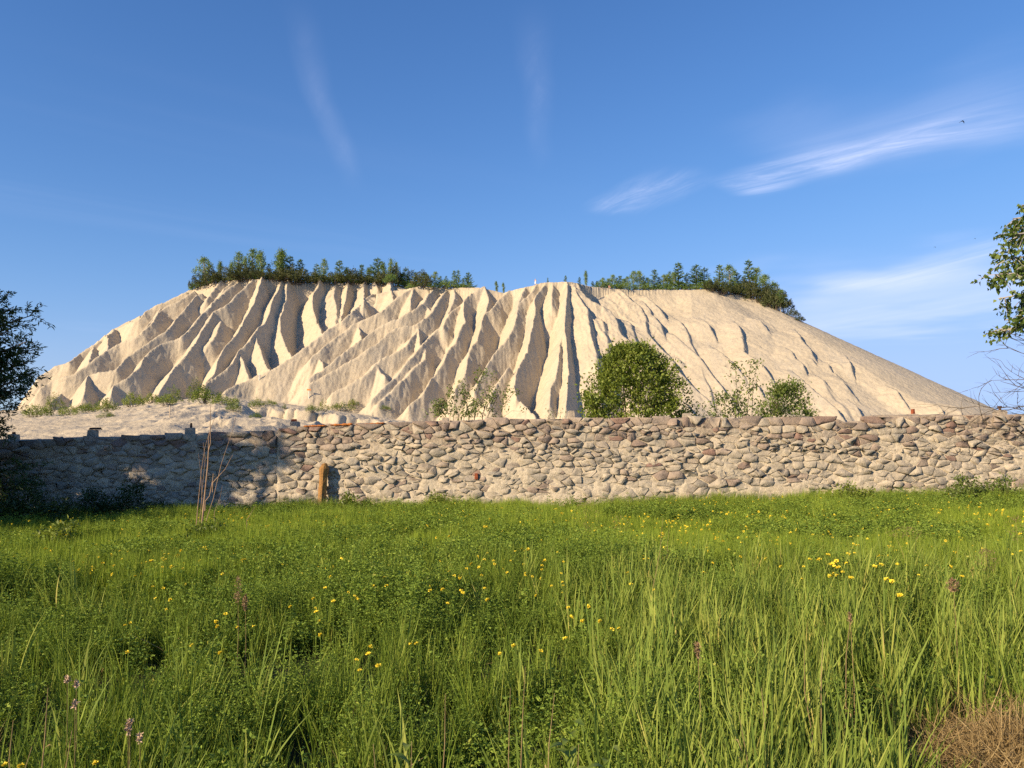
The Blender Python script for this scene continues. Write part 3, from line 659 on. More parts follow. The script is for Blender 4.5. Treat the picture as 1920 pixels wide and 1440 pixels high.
# ------------------------------------------------------------------ plant building blocks
class Leaves:
    """collects leaf-shaped folded diamonds and tubes; each leaf carries a 'tint'"""
    def __init__(s): s.v, s.q, s.t, s.n = [], [], [], 0
    def leaves(s, base, direc, up, ln, wd, tint, fold=.25, droop=0.0):
        base = np.asarray(base, float); d = np.asarray(direc, float); d = d / (np.linalg.norm(d, axis=1, keepdims=True) + 1e-9)
        u = np.asarray(up, float); sd = np.cross(d, u); sd = sd / (np.linalg.norm(sd, axis=1, keepdims=True) + 1e-9); nn = np.cross(sd, d)
        ln = np.asarray(ln, float)[:, None] * np.ones((len(base), 1)); wd = np.asarray(wd, float)[:, None] * np.ones((len(base), 1))
        mid = base + d * ln * .45; tip = base + d * ln - np.array([0, 0, 1]) * ln * droop
        a = mid + sd * wd * .5 + nn * wd * fold; c = mid - sd * wd * .5 + nn * wd * fold
        n = len(base); v = np.stack([base, a, tip, c], 1).reshape(-1, 3); i = s.n + np.arange(n)[:, None] * 4
        s.v.append(v); s.q.append(i + np.array([[0, 1, 2, 3]])); s.t.append(np.repeat(np.asarray(tint, float) * np.ones(n), 4)); s.n += 4 * n
    def blades(s, base, direc, ln, wd, bend, tint, seg=4, tiptaper=1.0):
        """grass blades: strips that lean over; direc is the lean direction (unit, horizontal), bend its amount"""
        n = len(base); base = np.asarray(base, float); f = np.linspace(0, 1, seg + 1)[None, :, None]
        ln = np.asarray(ln)[:, None, None]; bend = np.asarray(bend)[:, None, None]; wd = np.asarray(wd)[:, None, None]
        h = np.concatenate([np.asarray(direc, float), np.zeros((n, 1))], 1)[:, None, :]
        cen = base[:, None, :] + np.array([0, 0, 1.0]) * ln * (f - .42 * bend * f ** 2.4) + h * ln * bend * f ** 2
        ang = RNG.random(n) * 2 * np.pi; sd = np.stack([np.cos(ang), np.sin(ang), np.zeros(n)], 1)[:, None, :]
        prof = np.where(f < .5, .65 + .7 * f, 1.0) * np.where(f > .5, np.maximum(0.03, 1 - ((f - .5) / .5) ** 1.6 * tiptaper), 1)
        l = cen - sd * wd * .5 * prof; r = cen + sd * wd * .5 * prof
        v = np.stack([l, r], 2).reshape(-1, 3); k = np.arange(seg)[None, :] * 2 + (np.arange(n) * (seg + 1) * 2)[:, None] + s.n
        q = np.stack([k, k + 1, k + 3, k + 2], 2).reshape(-1, 4)
        s.v.append(v); s.q.append(q); s.t.append(np.repeat(np.asarray(tint, float) * np.ones(n), (seg + 1) * 2)); s.n += len(v)
    def tube(s, pts, rad, tint=.5, k=5):
        pts = [Vector(p) for p in pts]; rings = []
        for i, p in enumerate(pts):
            d = (pts[min(i + 1, len(pts) - 1)] - pts[max(i - 1, 0)]).normalized(); x = d.orthogonal().normalized(); y = d.cross(x)
            r = rad[i] if hasattr(rad, '__len__') else rad
            rings.append([p + (x * math.cos(2 * math.pi * j / k) + y * math.sin(2 * math.pi * j / k)) * r for j in range(k)])
        v = np.array([q for r in rings for q in r]); n = len(pts)
        q = [(s.n + i * k + j, s.n + i * k + (j + 1) % k, s.n + (i + 1) * k + (j + 1) % k, s.n + (i + 1) * k + j) for i in range(n - 1) for j in range(k)]
        s.v.append(v); s.q.append(np.array(q)); s.t.append(np.full(len(v), tint)); s.n += len(v)
    def mesh(s, name, mat, smooth=False):
        return mesh_np(name, np.concatenate(s.v), np.concatenate(s.q), [mat], smooth, {'tint': np.concatenate(s.t)})
def unit(n):
    v = RNG.normal(size=(n, 3)); return v / np.linalg.norm(v, axis=1, keepdims=True)
def bent(p0, p1, sag, n=5, jit=0.0, R=random):
    p0, p1 = Vector(p0), Vector(p1); o = []
    for i in range(n):
        f = i / (n - 1); o.append(p0.lerp(p1, f) + Vector((R.uniform(-jit, jit), R.uniform(-jit, jit), sag * math.sin(math.pi * f))))
    return o
G_BUSH = [(.0, (.065, .105, .016)), (.4, (.135, .185, .028)), (.7, (.21, .26, .042)), (1., (.33, .35, .075))]
m_bush = leaf_mat('bush_leaves', G_BUSH, .45, .3, .35)
m_light = leaf_mat('sapling_leaves', [(0, (0.077, 0.121, 0.022)), (0.5, (0.165, 0.22, 0.05)), (1, (0.297, 0.319, 0.099))], .45, .35, .35)
m_willow = leaf_mat('willow_leaves', [(0, (0.023, 0.046, 0.014)), (0.5, (0.046, 0.081, 0.023)), (1, (0.086, 0.127, 0.034))], .4, .3, .4)
m_birch = leaf_mat('birch_leaves', [(0, (0.057, 0.099, 0.02)), (0.5, (0.124, 0.182, 0.036)), (1, (0.282, 0.331, 0.075))], .4, .35, .45)
m_needle = leaf_mat('pine_needles', [(0, (0.058, 0.109, 0.03)), (0.5, (0.128, 0.215, 0.053)), (1, (0.288, 0.366, 0.091))], .6, .2, .25)
m_hbirch = leaf_mat('hill_birch_leaves', [(0, (0.098, 0.171, 0.049)), (0.5, (0.182, 0.267, 0.074)), (1, (0.339, 0.414, 0.122))], .5, .3, .3)
m_mat = leaf_mat('dark_scrub_leaves', [(0, (0.036, 0.049, 0.02)), (0.5, (0.07, 0.086, 0.029)), (1, (0.148, 0.14, 0.059))], .6, .2, .2)
m_bark = plain_mat('brown_bark', (.11, .085, .06), .9, .35, 20, .5)
m_pale = plain_mat('pale_birch_bark', (.40, .36, .30), .8, .35, 9, .3)
m_twig = plain_mat('bare_twigs', (.30, .20, .13), .8, .3, 14, .2)

# ------------------------------------------------------------------ trees on the hilltop
def conifer(seed, dens=1.0, narrow=.26):
    """young pine/spruce, 1 unit tall: trunk and whorls of needled branches"""
    R = random.Random(seed); tr = Leaves(); cr = Leaves()
    lean = R.uniform(-.03, .03); tr.tube([(0, 0, -.08), (lean * .5, 0, .5), (lean, 0, .98)], [.022, .014, .003], .5, 5)
    B, D, U, Ln, Wd, T = [], [], [], [], [], []
    nl = 15
    for i in range(nl):
        z = .10 + .88 * (i / nl) ** .92; r = narrow * (1 - z) ** .75 * R.uniform(.75, 1.2) + .02
        for k in range(R.randint(5, 7)):
            a = R.uniform(0, 6.28); L_ = r * R.uniform(.55, 1.2)
            if R.random() < .12: continue
            nn = max(2, int(L_ / .028))
            for j in range(nn):
                f = (j + 1) / nn; q = Vector((math.cos(a) * L_ * f + lean * z, math.sin(a) * L_ * f, z + L_ * (.35 * f * f - .1 * f)))
                for _ in range(int(4 * dens)):
                    dv = Vector((math.cos(a) + R.uniform(-1, 1), math.sin(a) + R.uniform(-1, 1), R.uniform(.1, 1.1)))
                    B.append(q + Vector((R.uniform(-.012, .012), R.uniform(-.012, .012), R.uniform(-.015, .015)))); D.append(dv); U.append((R.uniform(-1, 1), R.uniform(-1, 1), 1)); Ln.append(R.uniform(.035, .075)); Wd.append(R.uniform(.012, .026)); T.append(min(1, max(0, R.gauss(.5, .22))))
    for _ in range(26): B.append(Vector((lean, 0, R.uniform(.86, 1.0)))); D.append(Vector((R.uniform(-.5, .5), R.uniform(-.5, .5), 1))); U.append((1, R.uniform(-1, 1), 0)); Ln.append(R.uniform(.03, .06)); Wd.append(.012); T.append(R.random())
    cr.leaves(np.array(B), np.array(D), np.array(U, float), Ln, Wd, T)
    return tr.mesh('trunk', m_bark), cr.mesh('crown', m_needle)
def broadleaf(seed, wide=.20, lo=.3, mat=None, bark=None, nclump=60, nl=26, leaf=.035):
    """small birch-like tree, 1 unit tall, thin pale stem, airy crown of leaf clumps"""
    R = random.Random(seed); tr = Leaves(); cr = Leaves(); lean = R.uniform(-.07, .07)
    stem = [(0, 0, -.08), (lean * .3, 0, .35), (lean * .7, R.uniform(-.02, .02), .7), (lean, 0, .97)]; tr.tube(stem, [.018, .014, .009, .003], .5, 5)
    for k in range(nclump):
        z = lo + (1 - lo) * R.random() ** .8; pr = math.sin(math.pi * min(1, max(.05, (z - lo) / (1 - lo) * .92 + .06))) ** .7
        a = R.uniform(0, 6.28); rr = wide * pr * R.random() ** .5; c = Vector((lean * z + math.cos(a) * rr, math.sin(a) * rr, z))
        if k % 3 == 0: tr.tube([(lean * z, 0, max(.1, z - .12)), c], [.006, .002], .5, 3)
        b_ = np.array(c) + RNG.normal(size=(nl, 3)) * np.array([.032, .032, .038]); d_ = unit(nl) + np.array([0, 0, -.3])
        cr.leaves(b_, d_, unit(nl), RNG.uniform(.6, 1.2, nl) * leaf, RNG.uniform(.5, .8, nl) * leaf, np.clip(RNG.normal(.5, .2) + RNG.normal(0, .15, nl), 0, 1))
    return tr.mesh('trunk', bark or m_pale), cr.mesh('crown', mat or m_hbirch)
def scrub(seed, h=.5, n=90, mat=None, nl=22, leaf=.05, open_=1.0):
    """low bush, about 1 unit wide: many short stems with leaf clumps, uneven outline"""
    R = random.Random(seed); st = Leaves(); cr = Leaves()
    for k in range(n):
        a = R.uniform(0, 6.28); r = .5 * R.random() ** .55; z = h * (1 - (r / .52) ** 2) ** .6 * R.uniform(.25, 1.1) + .02
        c = Vector((math.cos(a) * r, math.sin(a) * r, z))
        if k % 4 == 0: st.tube([(c.x * .3, c.y * .3, -.06), c], [.012, .003], .5, 3)
        b_ = np.array(c) + RNG.normal(size=(nl, 3)) * .035 * open_; d_ = unit(nl) + np.array([c.x, c.y, .5])
        cr.leaves(b_, d_, unit(nl), RNG.uniform(.6, 1.2, nl) * leaf, RNG.uniform(.4, .7, nl) * leaf, np.clip(RNG.normal(.45, .2) + RNG.normal(0, .15, nl), 0, 1))
    return st.mesh('stems', m_bark), cr.mesh('foliage', mat or m_mat)
P_CON = [conifer(100 + i, narrow=nw) for i, nw in enumerate((.26, .20, .30, .17))]
P_BIR = [broadleaf(200, .13, .18), broadleaf(201, .10, .2), broadleaf(202, .26, .28, nclump=70)]
P_SCR = [scrub(300, .5), scrub(301, .38), scrub(302, .62)]
P_GRN = [scrub(310, .5, 80, m_bush, 16, .055, 1.3), scrub(311, .35, 60, m_bush, 14, .055, 1.5), scrub(312, .8, 90, m_bush, 15, .05, 1.2)]
def place(name, names, protos, loc, scale, rz, label, cat, group):
    t = empty(name, loc, rz); t.scale = scale
    for nm, me in zip(names, protos): obj(nm, me, t)
    tag(t, label, cat, group); return t
ORD = ['first', 'second', 'third', 'fourth', 'fifth', 'sixth', 'seventh', 'eighth', 'ninth', 'tenth', 'eleventh', 'twelfth', 'thirteenth', 'fourteenth', 'fifteenth', 'sixteenth', 'seventeenth', 'eighteenth', 'nineteenth', 'twentieth', 'twenty-first', 'twenty-second', 'twenty-third', 'twenty-fourth', 'twenty-fifth', 'twenty-sixth', 'twenty-seventh', 'twenty-eighth', 'twenty-ninth', 'thirtieth']
# hilltop trees: pixel column, top row, base row, kind (b birch, c conifer, w round birch), width factor
TREES = [(383, 481, 533, 'w', 1.05), (412, 485, 530, 'b', .9), (432, 487, 530, 'b', .8), (446, 469, 528, 'b', 1.1), (462, 478, 524, 'b', .7), (476, 464, 522, 'b', 1.1), (492, 466, 522, 'b', 1.1), (505, 490, 524, 'c', 1), (520, 463, 524, 'b', 1.3), (531, 472, 525, 'b', 1.0), (544, 476, 526, 'c', 1.1), (561, 481, 526, 'c', 1.1), (575, 500, 526, 'c', 1.1), (592, 490, 526, 'c', 1.0), (607, 482, 526, 'b', .9),
         (637, 484, 526, 'c', 1.1), (652, 498, 526, 'b', 1.2), (678, 491, 526, 'c', 1.0), (691, 498, 526, 'b', 1.2), (709, 479, 527, 'c', 1.05), (721, 487, 528, 'b', 1.0), (730, 482, 530, 'b', .9), (744, 494, 534, 'b', .6), (760, 503, 540, 'c', .9), (778, 511, 545, 'c', .9), (792, 514, 546, 'w', 1.0), (801, 515, 545, 'w', .9), (815, 511, 546, 'w', .9), (826, 518, 546, 'c', .8), (837, 518, 546, 'c', .8), (852, 508, 547, 'c', 1), (859, 507, 548, 'c', .8), (868, 522, 548, 'c', .9), (879, 511, 549, 'c', 1.1),
         (932, 528, 550, 'b', 1.0), (945, 531, 549, 'b', .9), (1027, 521, 534, 'c', .7), (1060, 517, 533, 'c', 1.1), (1086, 520, 537, 'c', 1.2), (1099, 508, 538, 'b', .8), (1112, 528, 540, 'c', 1.3), (1131, 522, 541, 'w', .9), (1148, 517, 541, 'w', .9), (1163, 517, 542, 'c', 1.1), (1176, 520, 542, 'w', .8), (1188, 510, 542, 'w', .9), (1200, 510, 543, 'w', .9), (1226, 506, 543, 'c', 1.1), (1245, 517, 543, 'w', .9), (1257, 509, 542, 'c', .9), (1272, 493, 542, 'c', 1.15), (1289, 512, 543, 'c', 1.0),
         (1306, 497, 543, 'c', 1.35), (1322, 502, 545, 'c', 1.1), (1348, 497, 550, 'c', 1.1), (1369, 500, 552, 'w', .95), (1384, 512, 553, 'c', 1.2), (1405, 488, 560, 'c', 1.0), (1418, 505, 566, 'w', .8), (1437, 517, 572, 'w', .9), (1452, 532, 578, 'w', .9), (1464, 545, 586, 'w', .9)]
TREES += [(1120, 527, 541, 'c', 1.1), (1140, 524, 541, 'w', 1), (1156, 521, 542, 'c', 1.1), (1169, 524, 542, 'w', 1), (1207, 519, 543, 'c', 1.1), (1215, 522, 543, 'w', 1), (1236, 520, 543, 'c', 1.1), (1251, 516, 543, 'w', .9), (1265, 512, 543, 'w', .9)]
TREES.sort(key=lambda q: q[0])
RT = random.Random(21); sec = {'left': 0, 'middle': 0, 'right': 0}
tree_things = []
for (px, ty, by, kind, wf) in TREES:
    side = 'left' if px < 900 else ('middle' if px < 1150 else 'right'); k = sec[side]; sec[side] += 1
    a_, b_ = pix_dir(px, by + 3); depth = None; d = 175.0                 # stand it on the hill behind the rim
    p = hill_hit(px, by + 2); d = p.y + RT.uniform(2.0, 5.0); x = pix_dir(px, by)[0] * d; z = hill_z(x, d)
    top = at(px, ty + (4 if px < 740 else -1), d).z; h = max(1.2, top - z); w = h * wf * 1.2
    pr = RT.choice(P_CON) if kind == 'c' else (P_BIR[2] if kind == 'w' else RT.choice(P_BIR[:2]))
    word = {'c': 'dark green young conifer', 'b': 'slender pale-stemmed birch', 'w': 'bushy round-crowned birch'}[kind]
    nm = {'c': 'young_conifer', 'b': 'birch_tree', 'w': 'birch_tree'}[kind]
    place(nm, ('trunk', 'crown'), pr, (x, d, z - .05), (w, w, h), RT.uniform(0, 6.28), f'{word}, {ORD[k % 30] if k < 30 else "thirty-" + ORD[k - 30]} from the left in the {side} hilltop trees', 'tree', f'{side} hilltop trees')
# dark scrub hanging over the rim: pixel, width in pixels, height in pixels
SCR = [(372, 530, 40, 16), (395, 527, 40, 18), (425, 524, 44, 18), (452, 522, 40, 20), (470, 521, 30, 16), (505, 520, 40, 14), (530, 521, 44, 16), (552, 525, 44, 18), (590, 523, 40, 14), (625, 522, 44, 14), (662, 524, 50, 16), (690, 525, 44, 14), (715, 527, 36, 16), (740, 536, 34, 24), (765, 535, 44, 22), (790, 535, 44, 18), (1330, 546, 34, 12), (1350, 552, 36, 18), (1372, 553, 34, 14), (1400, 556, 36, 20), (1420, 566, 40, 22), (1440, 572, 40, 24), (1455, 580, 40, 24), (1470, 586, 36, 22), (1487, 594, 22, 10), (1500, 602, 16, 6)]
for i, (px, by, w, h) in enumerate(SCR):
    p = hill_hit(px, by + 1); d = p.y + .2; x = p.x; z = hill_z(x, d); W_ = w / F_PX * d * 1.3; H_ = h / F_PX * d * 1.45; z += .15
    side = 'left' if px < 900 else 'right'; k = i if px < 900 else i - 16; pr = P_SCR[i % 3]; hh = (.5, .38, .62)[i % 3]
    place('rim_scrub', ('stems', 'foliage'), pr, (x, d, z - .15), (W_, W_ * .7, H_ / hh), RT.uniform(0, 6.28), f'dark low scrub clump, {ORD[k]} from the left on the {side} hilltop rim', 'bush', f'scrub on the {side} hilltop rim')
# understory that closes the gaps between the hilltop trees
P_UND = [scrub(320, .6, 70, m_needle, 20, .06, 1.2), scrub(321, .6, 70, m_hbirch, 20, .06, 1.2)]
UND = [(px, 15 if px < 600 else (14 if px < 740 else 11)) for px in range(368, 888, 13)] + [(px, 12) for px in range(1126, 1330, 15)] + [(px, 18) for px in range(1332, 1462, 14)]
ku = {}
for i, (px, h) in enumerate(UND):
    by = float(np.interp(px, [352, 400, 440, 560, 725, 760, 800, 890, 1126, 1330, 1365, 1400, 1440, 1465], [541, 529, 524, 527, 529, 540, 545, 549, 541, 543, 550, 552, 570, 582])); p = hill_hit(px, by + 2)
    d = p.y + RT.uniform(1.2, 2.4); x = pix_dir(px, by)[0] * d; z = hill_z(x, d); side = 'left' if px < 900 else 'right'; ku[side] = ku.get(side, -1) + 1; k = ku[side]
    W_ = 24 / F_PX * d * RT.uniform(.85, 1.25); H_ = (h * RT.uniform(.7, 1.15) + 3) / F_PX * d
    word = ORD[k] if k < 30 else ('thirty-' + ORD[k - 30] if k > 29 and k < 39 else ('fortieth' if k == 39 else 'forty-' + ORD[k - 40]))
    place('understory_bush', ('stems', 'foliage'), P_UND[i % 2], (x, d, z - .1), (W_, W_, H_ / .6), RT.uniform(0, 6.28), f'green understory bush, {word} from the left beneath the {side} hilltop trees', 'bush', f'understory of the {side} hilltop trees')
# green bushes on the sand apron
GRN = [(70, 783, 60, 30, 0), (100, 772, 40, 40, 2), (128, 780, 46, 22, 1), (160, 775, 40, 18, 1), (200, 772, 50, 30, 0), (250, 764, 44, 34, 0), (165, 770, 40, 16, 1), (285, 757, 30, 24, 0), (322, 757, 46, 40, 2), (312, 761, 40, 24, 0), (368, 748, 36, 46, 2), (385, 757, 60, 40, 0), (420, 760, 70, 20, 1), (437, 772, 34, 24, 0), (480, 765, 36, 20, 1), (505, 760, 30, 12, 1), (480, 784, 24, 14, 1), (585, 773, 30, 16, 1), (607, 772, 26, 26, 2), (640, 770, 44, 16, 1), (662, 767, 24, 18, 0), (720, 772, 26, 10, 1), (533, 768, 10, 14, 2), (200, 784, 30, 14, 1), (1128, 549, 9, 8, 2)]
for i, (px, by, w, h, kd) in enumerate(sorted(GRN)):
    p = hill_hit(px, by - 1, 60 if by > 600 else 150); W_ = w / F_PX * p.y; H_ = .75 * h / F_PX * p.y; hh = (.5, .35, .8)[kd]
    lab = 'small green bush alone near the top of the sand hill' if px == 1128 else f'green bush on the sand at the foot of the hill, {ORD[i]} from the left'
    place('sand_bush', ('stems', 'foliage'), P_GRN[kd], (p.x, p.y, p.z - .1), (W_, W_ * .8, H_ / hh), RT.uniform(0, 6.28), lab, 'bush', None if px == 1128 else 'green bushes on the sand apron')

# ------------------------------------------------------------------ shrubs behind the wall
def big_bush(name, px, top, base_w, depth, mat, label, nclump, nl, leaf, seed, prof, zb=-.3):
    R = random.Random(seed); c0 = at(px, 780, depth); st = Leaves(); cr = Leaves()
    H_ = at(px, top, depth).z - zb; W_ = base_w / F_PX * depth
    for k in range(nclump):
        f = R.random() ** .8; a = R.uniform(0, 6.28); z = zb + H_ * f; rr = W_ / 2 * prof(f) * (.55 + .45 * R.random() ** .35) * (1 + .15 * math.sin(a * 3 + seed + f * 5) + .14 * math.sin(a * 7 + f * 13) + .08 * math.sin(a * 11 - f * 21))
        c = Vector((math.cos(a) * rr, math.sin(a) * rr * .9, z)); sz = R.uniform(.06, .15)
        if k % 7 == 0: st.tube(bent((c.x * .08, c.y * .08, zb), c, .1, 5, .02, R), [.03, .022, .014, .008, .004], .5, 4)
        n = int(nl * R.uniform(.6, 1.3)); b_ = np.array(c) + RNG.normal(size=(n, 3)) * sz * np.array([1, 1, .9]); o_ = np.array([c.x, c.y, .35 * W_])
        cr.leaves(b_, unit(n) + o_ / (np.linalg.norm(o_) + .01) * .9, unit(n) + np.array([0, 0, .8]), RNG.uniform(.6, 1.25, n) * leaf, RNG.uniform(.4, .62, n) * leaf, np.clip(RNG.normal(.48, .17) + RNG.normal(0, .16, n), 0, 1))
    for k in range(nclump // 14):                          # young shoots that break the outline
        f = R.uniform(.25, .97); a = R.uniform(0, 6.28); z = zb + H_ * f; rr = W_ / 2 * prof(f) * .9; c = Vector((math.cos(a) * rr, math.sin(a) * rr * .9, z)); e = c + Vector((math.cos(a) * .5 * (1 - f * .7), math.sin(a) * .4, .35 + .5 * f)).normalized() * R.uniform(.22, .5)
        st.tube([c, e], [.008, .003], .5, 3); n = 22; b_ = np.array(c) + (np.array(e) - np.array(c)) * np.linspace(.1, 1, n)[:, None] + RNG.normal(size=(n, 3)) * .025
        cr.leaves(b_, unit(n) + np.array(e - c) * 1.5, unit(n), RNG.uniform(.6, 1.2, n) * leaf, RNG.uniform(.4, .6, n) * leaf, np.clip(RNG.normal(.6, .18, n), 0, 1))
    t = empty(name, (c0.x, depth, 0)); obj('stems', st.mesh('stems', m_bark), t); obj('foliage', cr.mesh('foliage', mat), t); tag(t, label, 'bush'); return t
big_bush('rounded_bush', 1187, 652, 215, 23.0, m_bush, 'large dense rounded green bush rising behind the middle of the wall', 560, 60, .105, 31, lambda f: (1 - (max(0, f - .1) / .93) ** 2.3) ** .6 if f < 1.02 else 0)
big_bush('leafy_bush', 1470, 722, 120, 22.0, m_light, 'smaller light green bush behind the wall, right of the big round bush', 190, 55, .085, 32, lambda f: (1 - (max(0, f - .2) / .85) ** 2) ** .6)
def sparse_shrub(name, stems, depth, label, leaf, seed, mat, nper=14, cat='shrub'):
    """upright stems with leaf tufts; stems given as pixel polylines with tuft density"""
    R = random.Random(seed); st = Leaves(); cr = Leaves(); root = Vector((at(stems[0][0][0][0], 780, depth).x, depth, -.3))
    for (pts, dens, r0) in stems:
        dy = R.uniform(-.35, .35); P = [at(x, y, depth + dy) - root for x, y in pts]; P = [Vector((P[0].x * .7, 0, 0))] + P
        st.tube(P, [r0 * (1 - .85 * i / (len(P) - 1)) for i in range(len(P))], .5, 5)
        for s in range(len(P) - 1):
            seglen = (P[s + 1] - P[s]).length; m = int(dens * seglen * 9) if s > 0 else int(dens * 3)
            for _ in range(m):
                c = P[s].lerp(P[s + 1], R.random()); side = Vector((R.uniform(-1, 1), R.uniform(-1, 1), R.uniform(-.2, .7))) * R.uniform(.05, .28)
                st.tube([c, c + side], [.005, .002], .5, 3); n = R.randint(nper // 2, nper); b_ = np.array(c + side) + RNG.normal(size=(n, 3)) * .06
                cr.leaves(b_, unit(n) + np.array([0, 0, -.1]), unit(n) + np.array([0, 0, 1.0]), RNG.uniform(.6, 1.25, n) * leaf, RNG.uniform(.38, .55, n) * leaf, np.clip(RNG.normal(.5, .2, n), 0, 1), droop=.2)
    t = empty(name, root); obj('stems', st.mesh('stems', m_bark), t); obj('foliage', cr.mesh('foliage', mat), t); tag(t, label, cat); return t
sparse_shrub('sparse_shrub', [([(850, 780), (830, 755), (812, 765)], 3, .012), ([(860, 780), (850, 745), (838, 735)], 2.2, .014), ([(880, 780), (868, 735), (865, 712)], 1.6, .016), ([(890, 780), (895, 740), (908, 690)], 1.7, .018), ([(905, 780), (915, 745), (925, 700)], 1.3, .018), ([(915, 780), (935, 740), (955, 722)], 1.4, .016), ([(925, 780), (965, 735), (990, 735)], .8, .012), ([(870, 782), (890, 765), (900, 750)], 3, .012), ([(835, 785), (822, 768), (806, 775)], 3, .01), ([(940, 785), (960, 770), (985, 772)], .5, .01)], 21.5, 'sparse shrub with scattered leaf tufts behind the wall, left of the round bush', .085, 41, m_light)
sparse_shrub('low_shrub', [([(1040, 785), (1035, 772), (1030, 768)], 2.2, .008), ([(1050, 785), (1052, 775), (1058, 770)], 1.5, .008), ([(1030, 788), (1022, 778)], 1, .008)], 20.5, 'low leafy sprig above the wall between sparse shrub and round bush', .07, 42, m_light, 9)
sparse_shrub('tall_sapling', [([(1400, 780), (1405, 730), (1407, 672)], .9, .014), ([(1385, 780), (1382, 735), (1378, 685)], 2.0, .014), ([(1410, 780), (1412, 715), (1422, 680)], 1.2, .012), ([(1392, 780), (1375, 752), (1368, 740)], 3, .012), ([(1380, 782), (1365, 762), (1356, 750)], 3, .012)], 20.5, 'thin tall sapling with drooping leaves behind the wall beside the smaller bush', .10, 43, m_light, 11, 'sapling')
sparse_shrub('small_sapling', [([(1345, 782), (1343, 755), (1342, 730)], 2.2, .01), ([(1350, 782), (1352, 765), (1358, 742)], 2.0, .01), ([(1335, 784), (1322, 770), (1313, 758)], 1.8, .009)], 20.0, 'small leafy sapling peeking over the wall right of the big round bush', .09, 44, m_light, 10, 'sapling')

# ------------------------------------------------------------------ trees at the edges of the view
def limb_tree(name, base, limbs, leaf, wid, mat, bark, label, seed, twigs, nleaf, droop, trunk_r, spread=.5):
    R = random.Random(seed); st = Leaves(); cr = Leaves(); base = Vector(base)
    top = max((Vector(l[-1]) for l in limbs), key=lambda q: q.z)
    st.tube([(0, 0, -.2)] + [Vector((0, 0, 0)).lerp(top - base, f) + Vector((R.uniform(-.08, .08), R.uniform(-.08, .08), 0)) for f in (.25, .5, .75, .95)], [trunk_r, trunk_r * .85, trunk_r * .6, trunk_r * .35, .01], .5, 8)
    for lb in limbs:
        P = [Vector(q) - base for q in lb]; st.tube(P, [trunk_r * .4 * (1 - .85 * i / (len(P) - 1)) for i in range(len(P))], .5, 5)
        for s in range(len(P) - 1):
            ln = (P[s + 1] - P[s]).length
            for _ in range(int(ln * twigs)):
                f = R.random(); c = P[s].lerp(P[s + 1], f); dv = ((P[s + 1] - P[s]).normalized() * .8 + Vector((R.uniform(-1, 1), R.uniform(-1, 1), R.uniform(-.8, .9) - droop))).normalized(); tl = R.uniform(.35, 1.0) * spread
                e = c + dv * tl - Vector((0, 0, droop * tl * .5)); st.tube([c, c.lerp(e, .5) + Vector((0, 0, .03)), e], [.008, .005, .002], .5, 3)
                n = int(nleaf * R.uniform(.7, 1.3)); ff = np.linspace(.15, 1, n)[:, None]; b_ = np.array(c) + (np.array(e) - np.array(c)) * ff + RNG.normal(size=(n, 3)) * .02
                cr.leaves(b_, np.array(dv) * .8 + unit(n) * .9 + np.array([0, 0, -droop]), unit(n) + np.array([0, 0, .6]), RNG.uniform(.7, 1.25, n) * leaf, RNG.uniform(.8, 1.2, n) * wid, np.clip(RNG.normal(.45, .15) + RNG.normal(0, .17, n), 0, 1), droop=.1)
    t = empty(name, base); obj('trunk', st.mesh('trunk', bark), t); obj('crown', cr.mesh('crown', mat), t); tag(t, label, 'tree'); return t
R_ = random.Random(55); D1 = 15.4; B1 = Vector((-12.6, D1, float(gz(-12.6, D1))))
lim = []
for k in range(70):      # crown of the left tree: reaches from off-frame to the pixel column of about 85
    z0 = R_.uniform(.25, 3.7); a = R_.uniform(0, 6.28); ln = R_.uniform(1.0, 2.5) * (1 - .3 * (z0 / 4.6)); e = Vector((B1.x + math.cos(a) * ln, D1 + math.sin(a) * ln * .5, B1.z + z0 + R_.uniform(.3, 1.3) * ln * .5))
    lim.append([(B1.x, D1, B1.z + z0), (B1.x + math.cos(a) * ln * .5, D1 + math.sin(a) * ln * .25, B1.z + z0 + .25 * ln), e])
for px, py in ((25, 565), (45, 575), (82, 590), (84, 655), (70, 640), (80, 700), (60, 730), (62, 870), (68, 900), (40, 800), (55, 930), (15, 600), (35, 620), (55, 610), (20, 660), (50, 680), (30, 700), (70, 680), (15, 740), (40, 760), (20, 790), (55, 705), (30, 640), (10, 570), (60, 650), (45, 730), (10, 820), (30, 870), (45, 900), (20, 920)):
    e = at(px, py, D1 + R_.uniform(-.6, .4)); e.x -= .2; lim.append([(B1.x + .4, D1, max(.3, e.z - .9)), (B1.x.__add__((e.x - B1.x) * .6), D1, e.z - .35), tuple(e)])
limb_tree('willow_tree', B1, lim, .105, .030, m_willow, m_bark, 'dark narrow-leaved tree at the left edge in front of the wall', 61, 13, 20, .0, .12, .5)
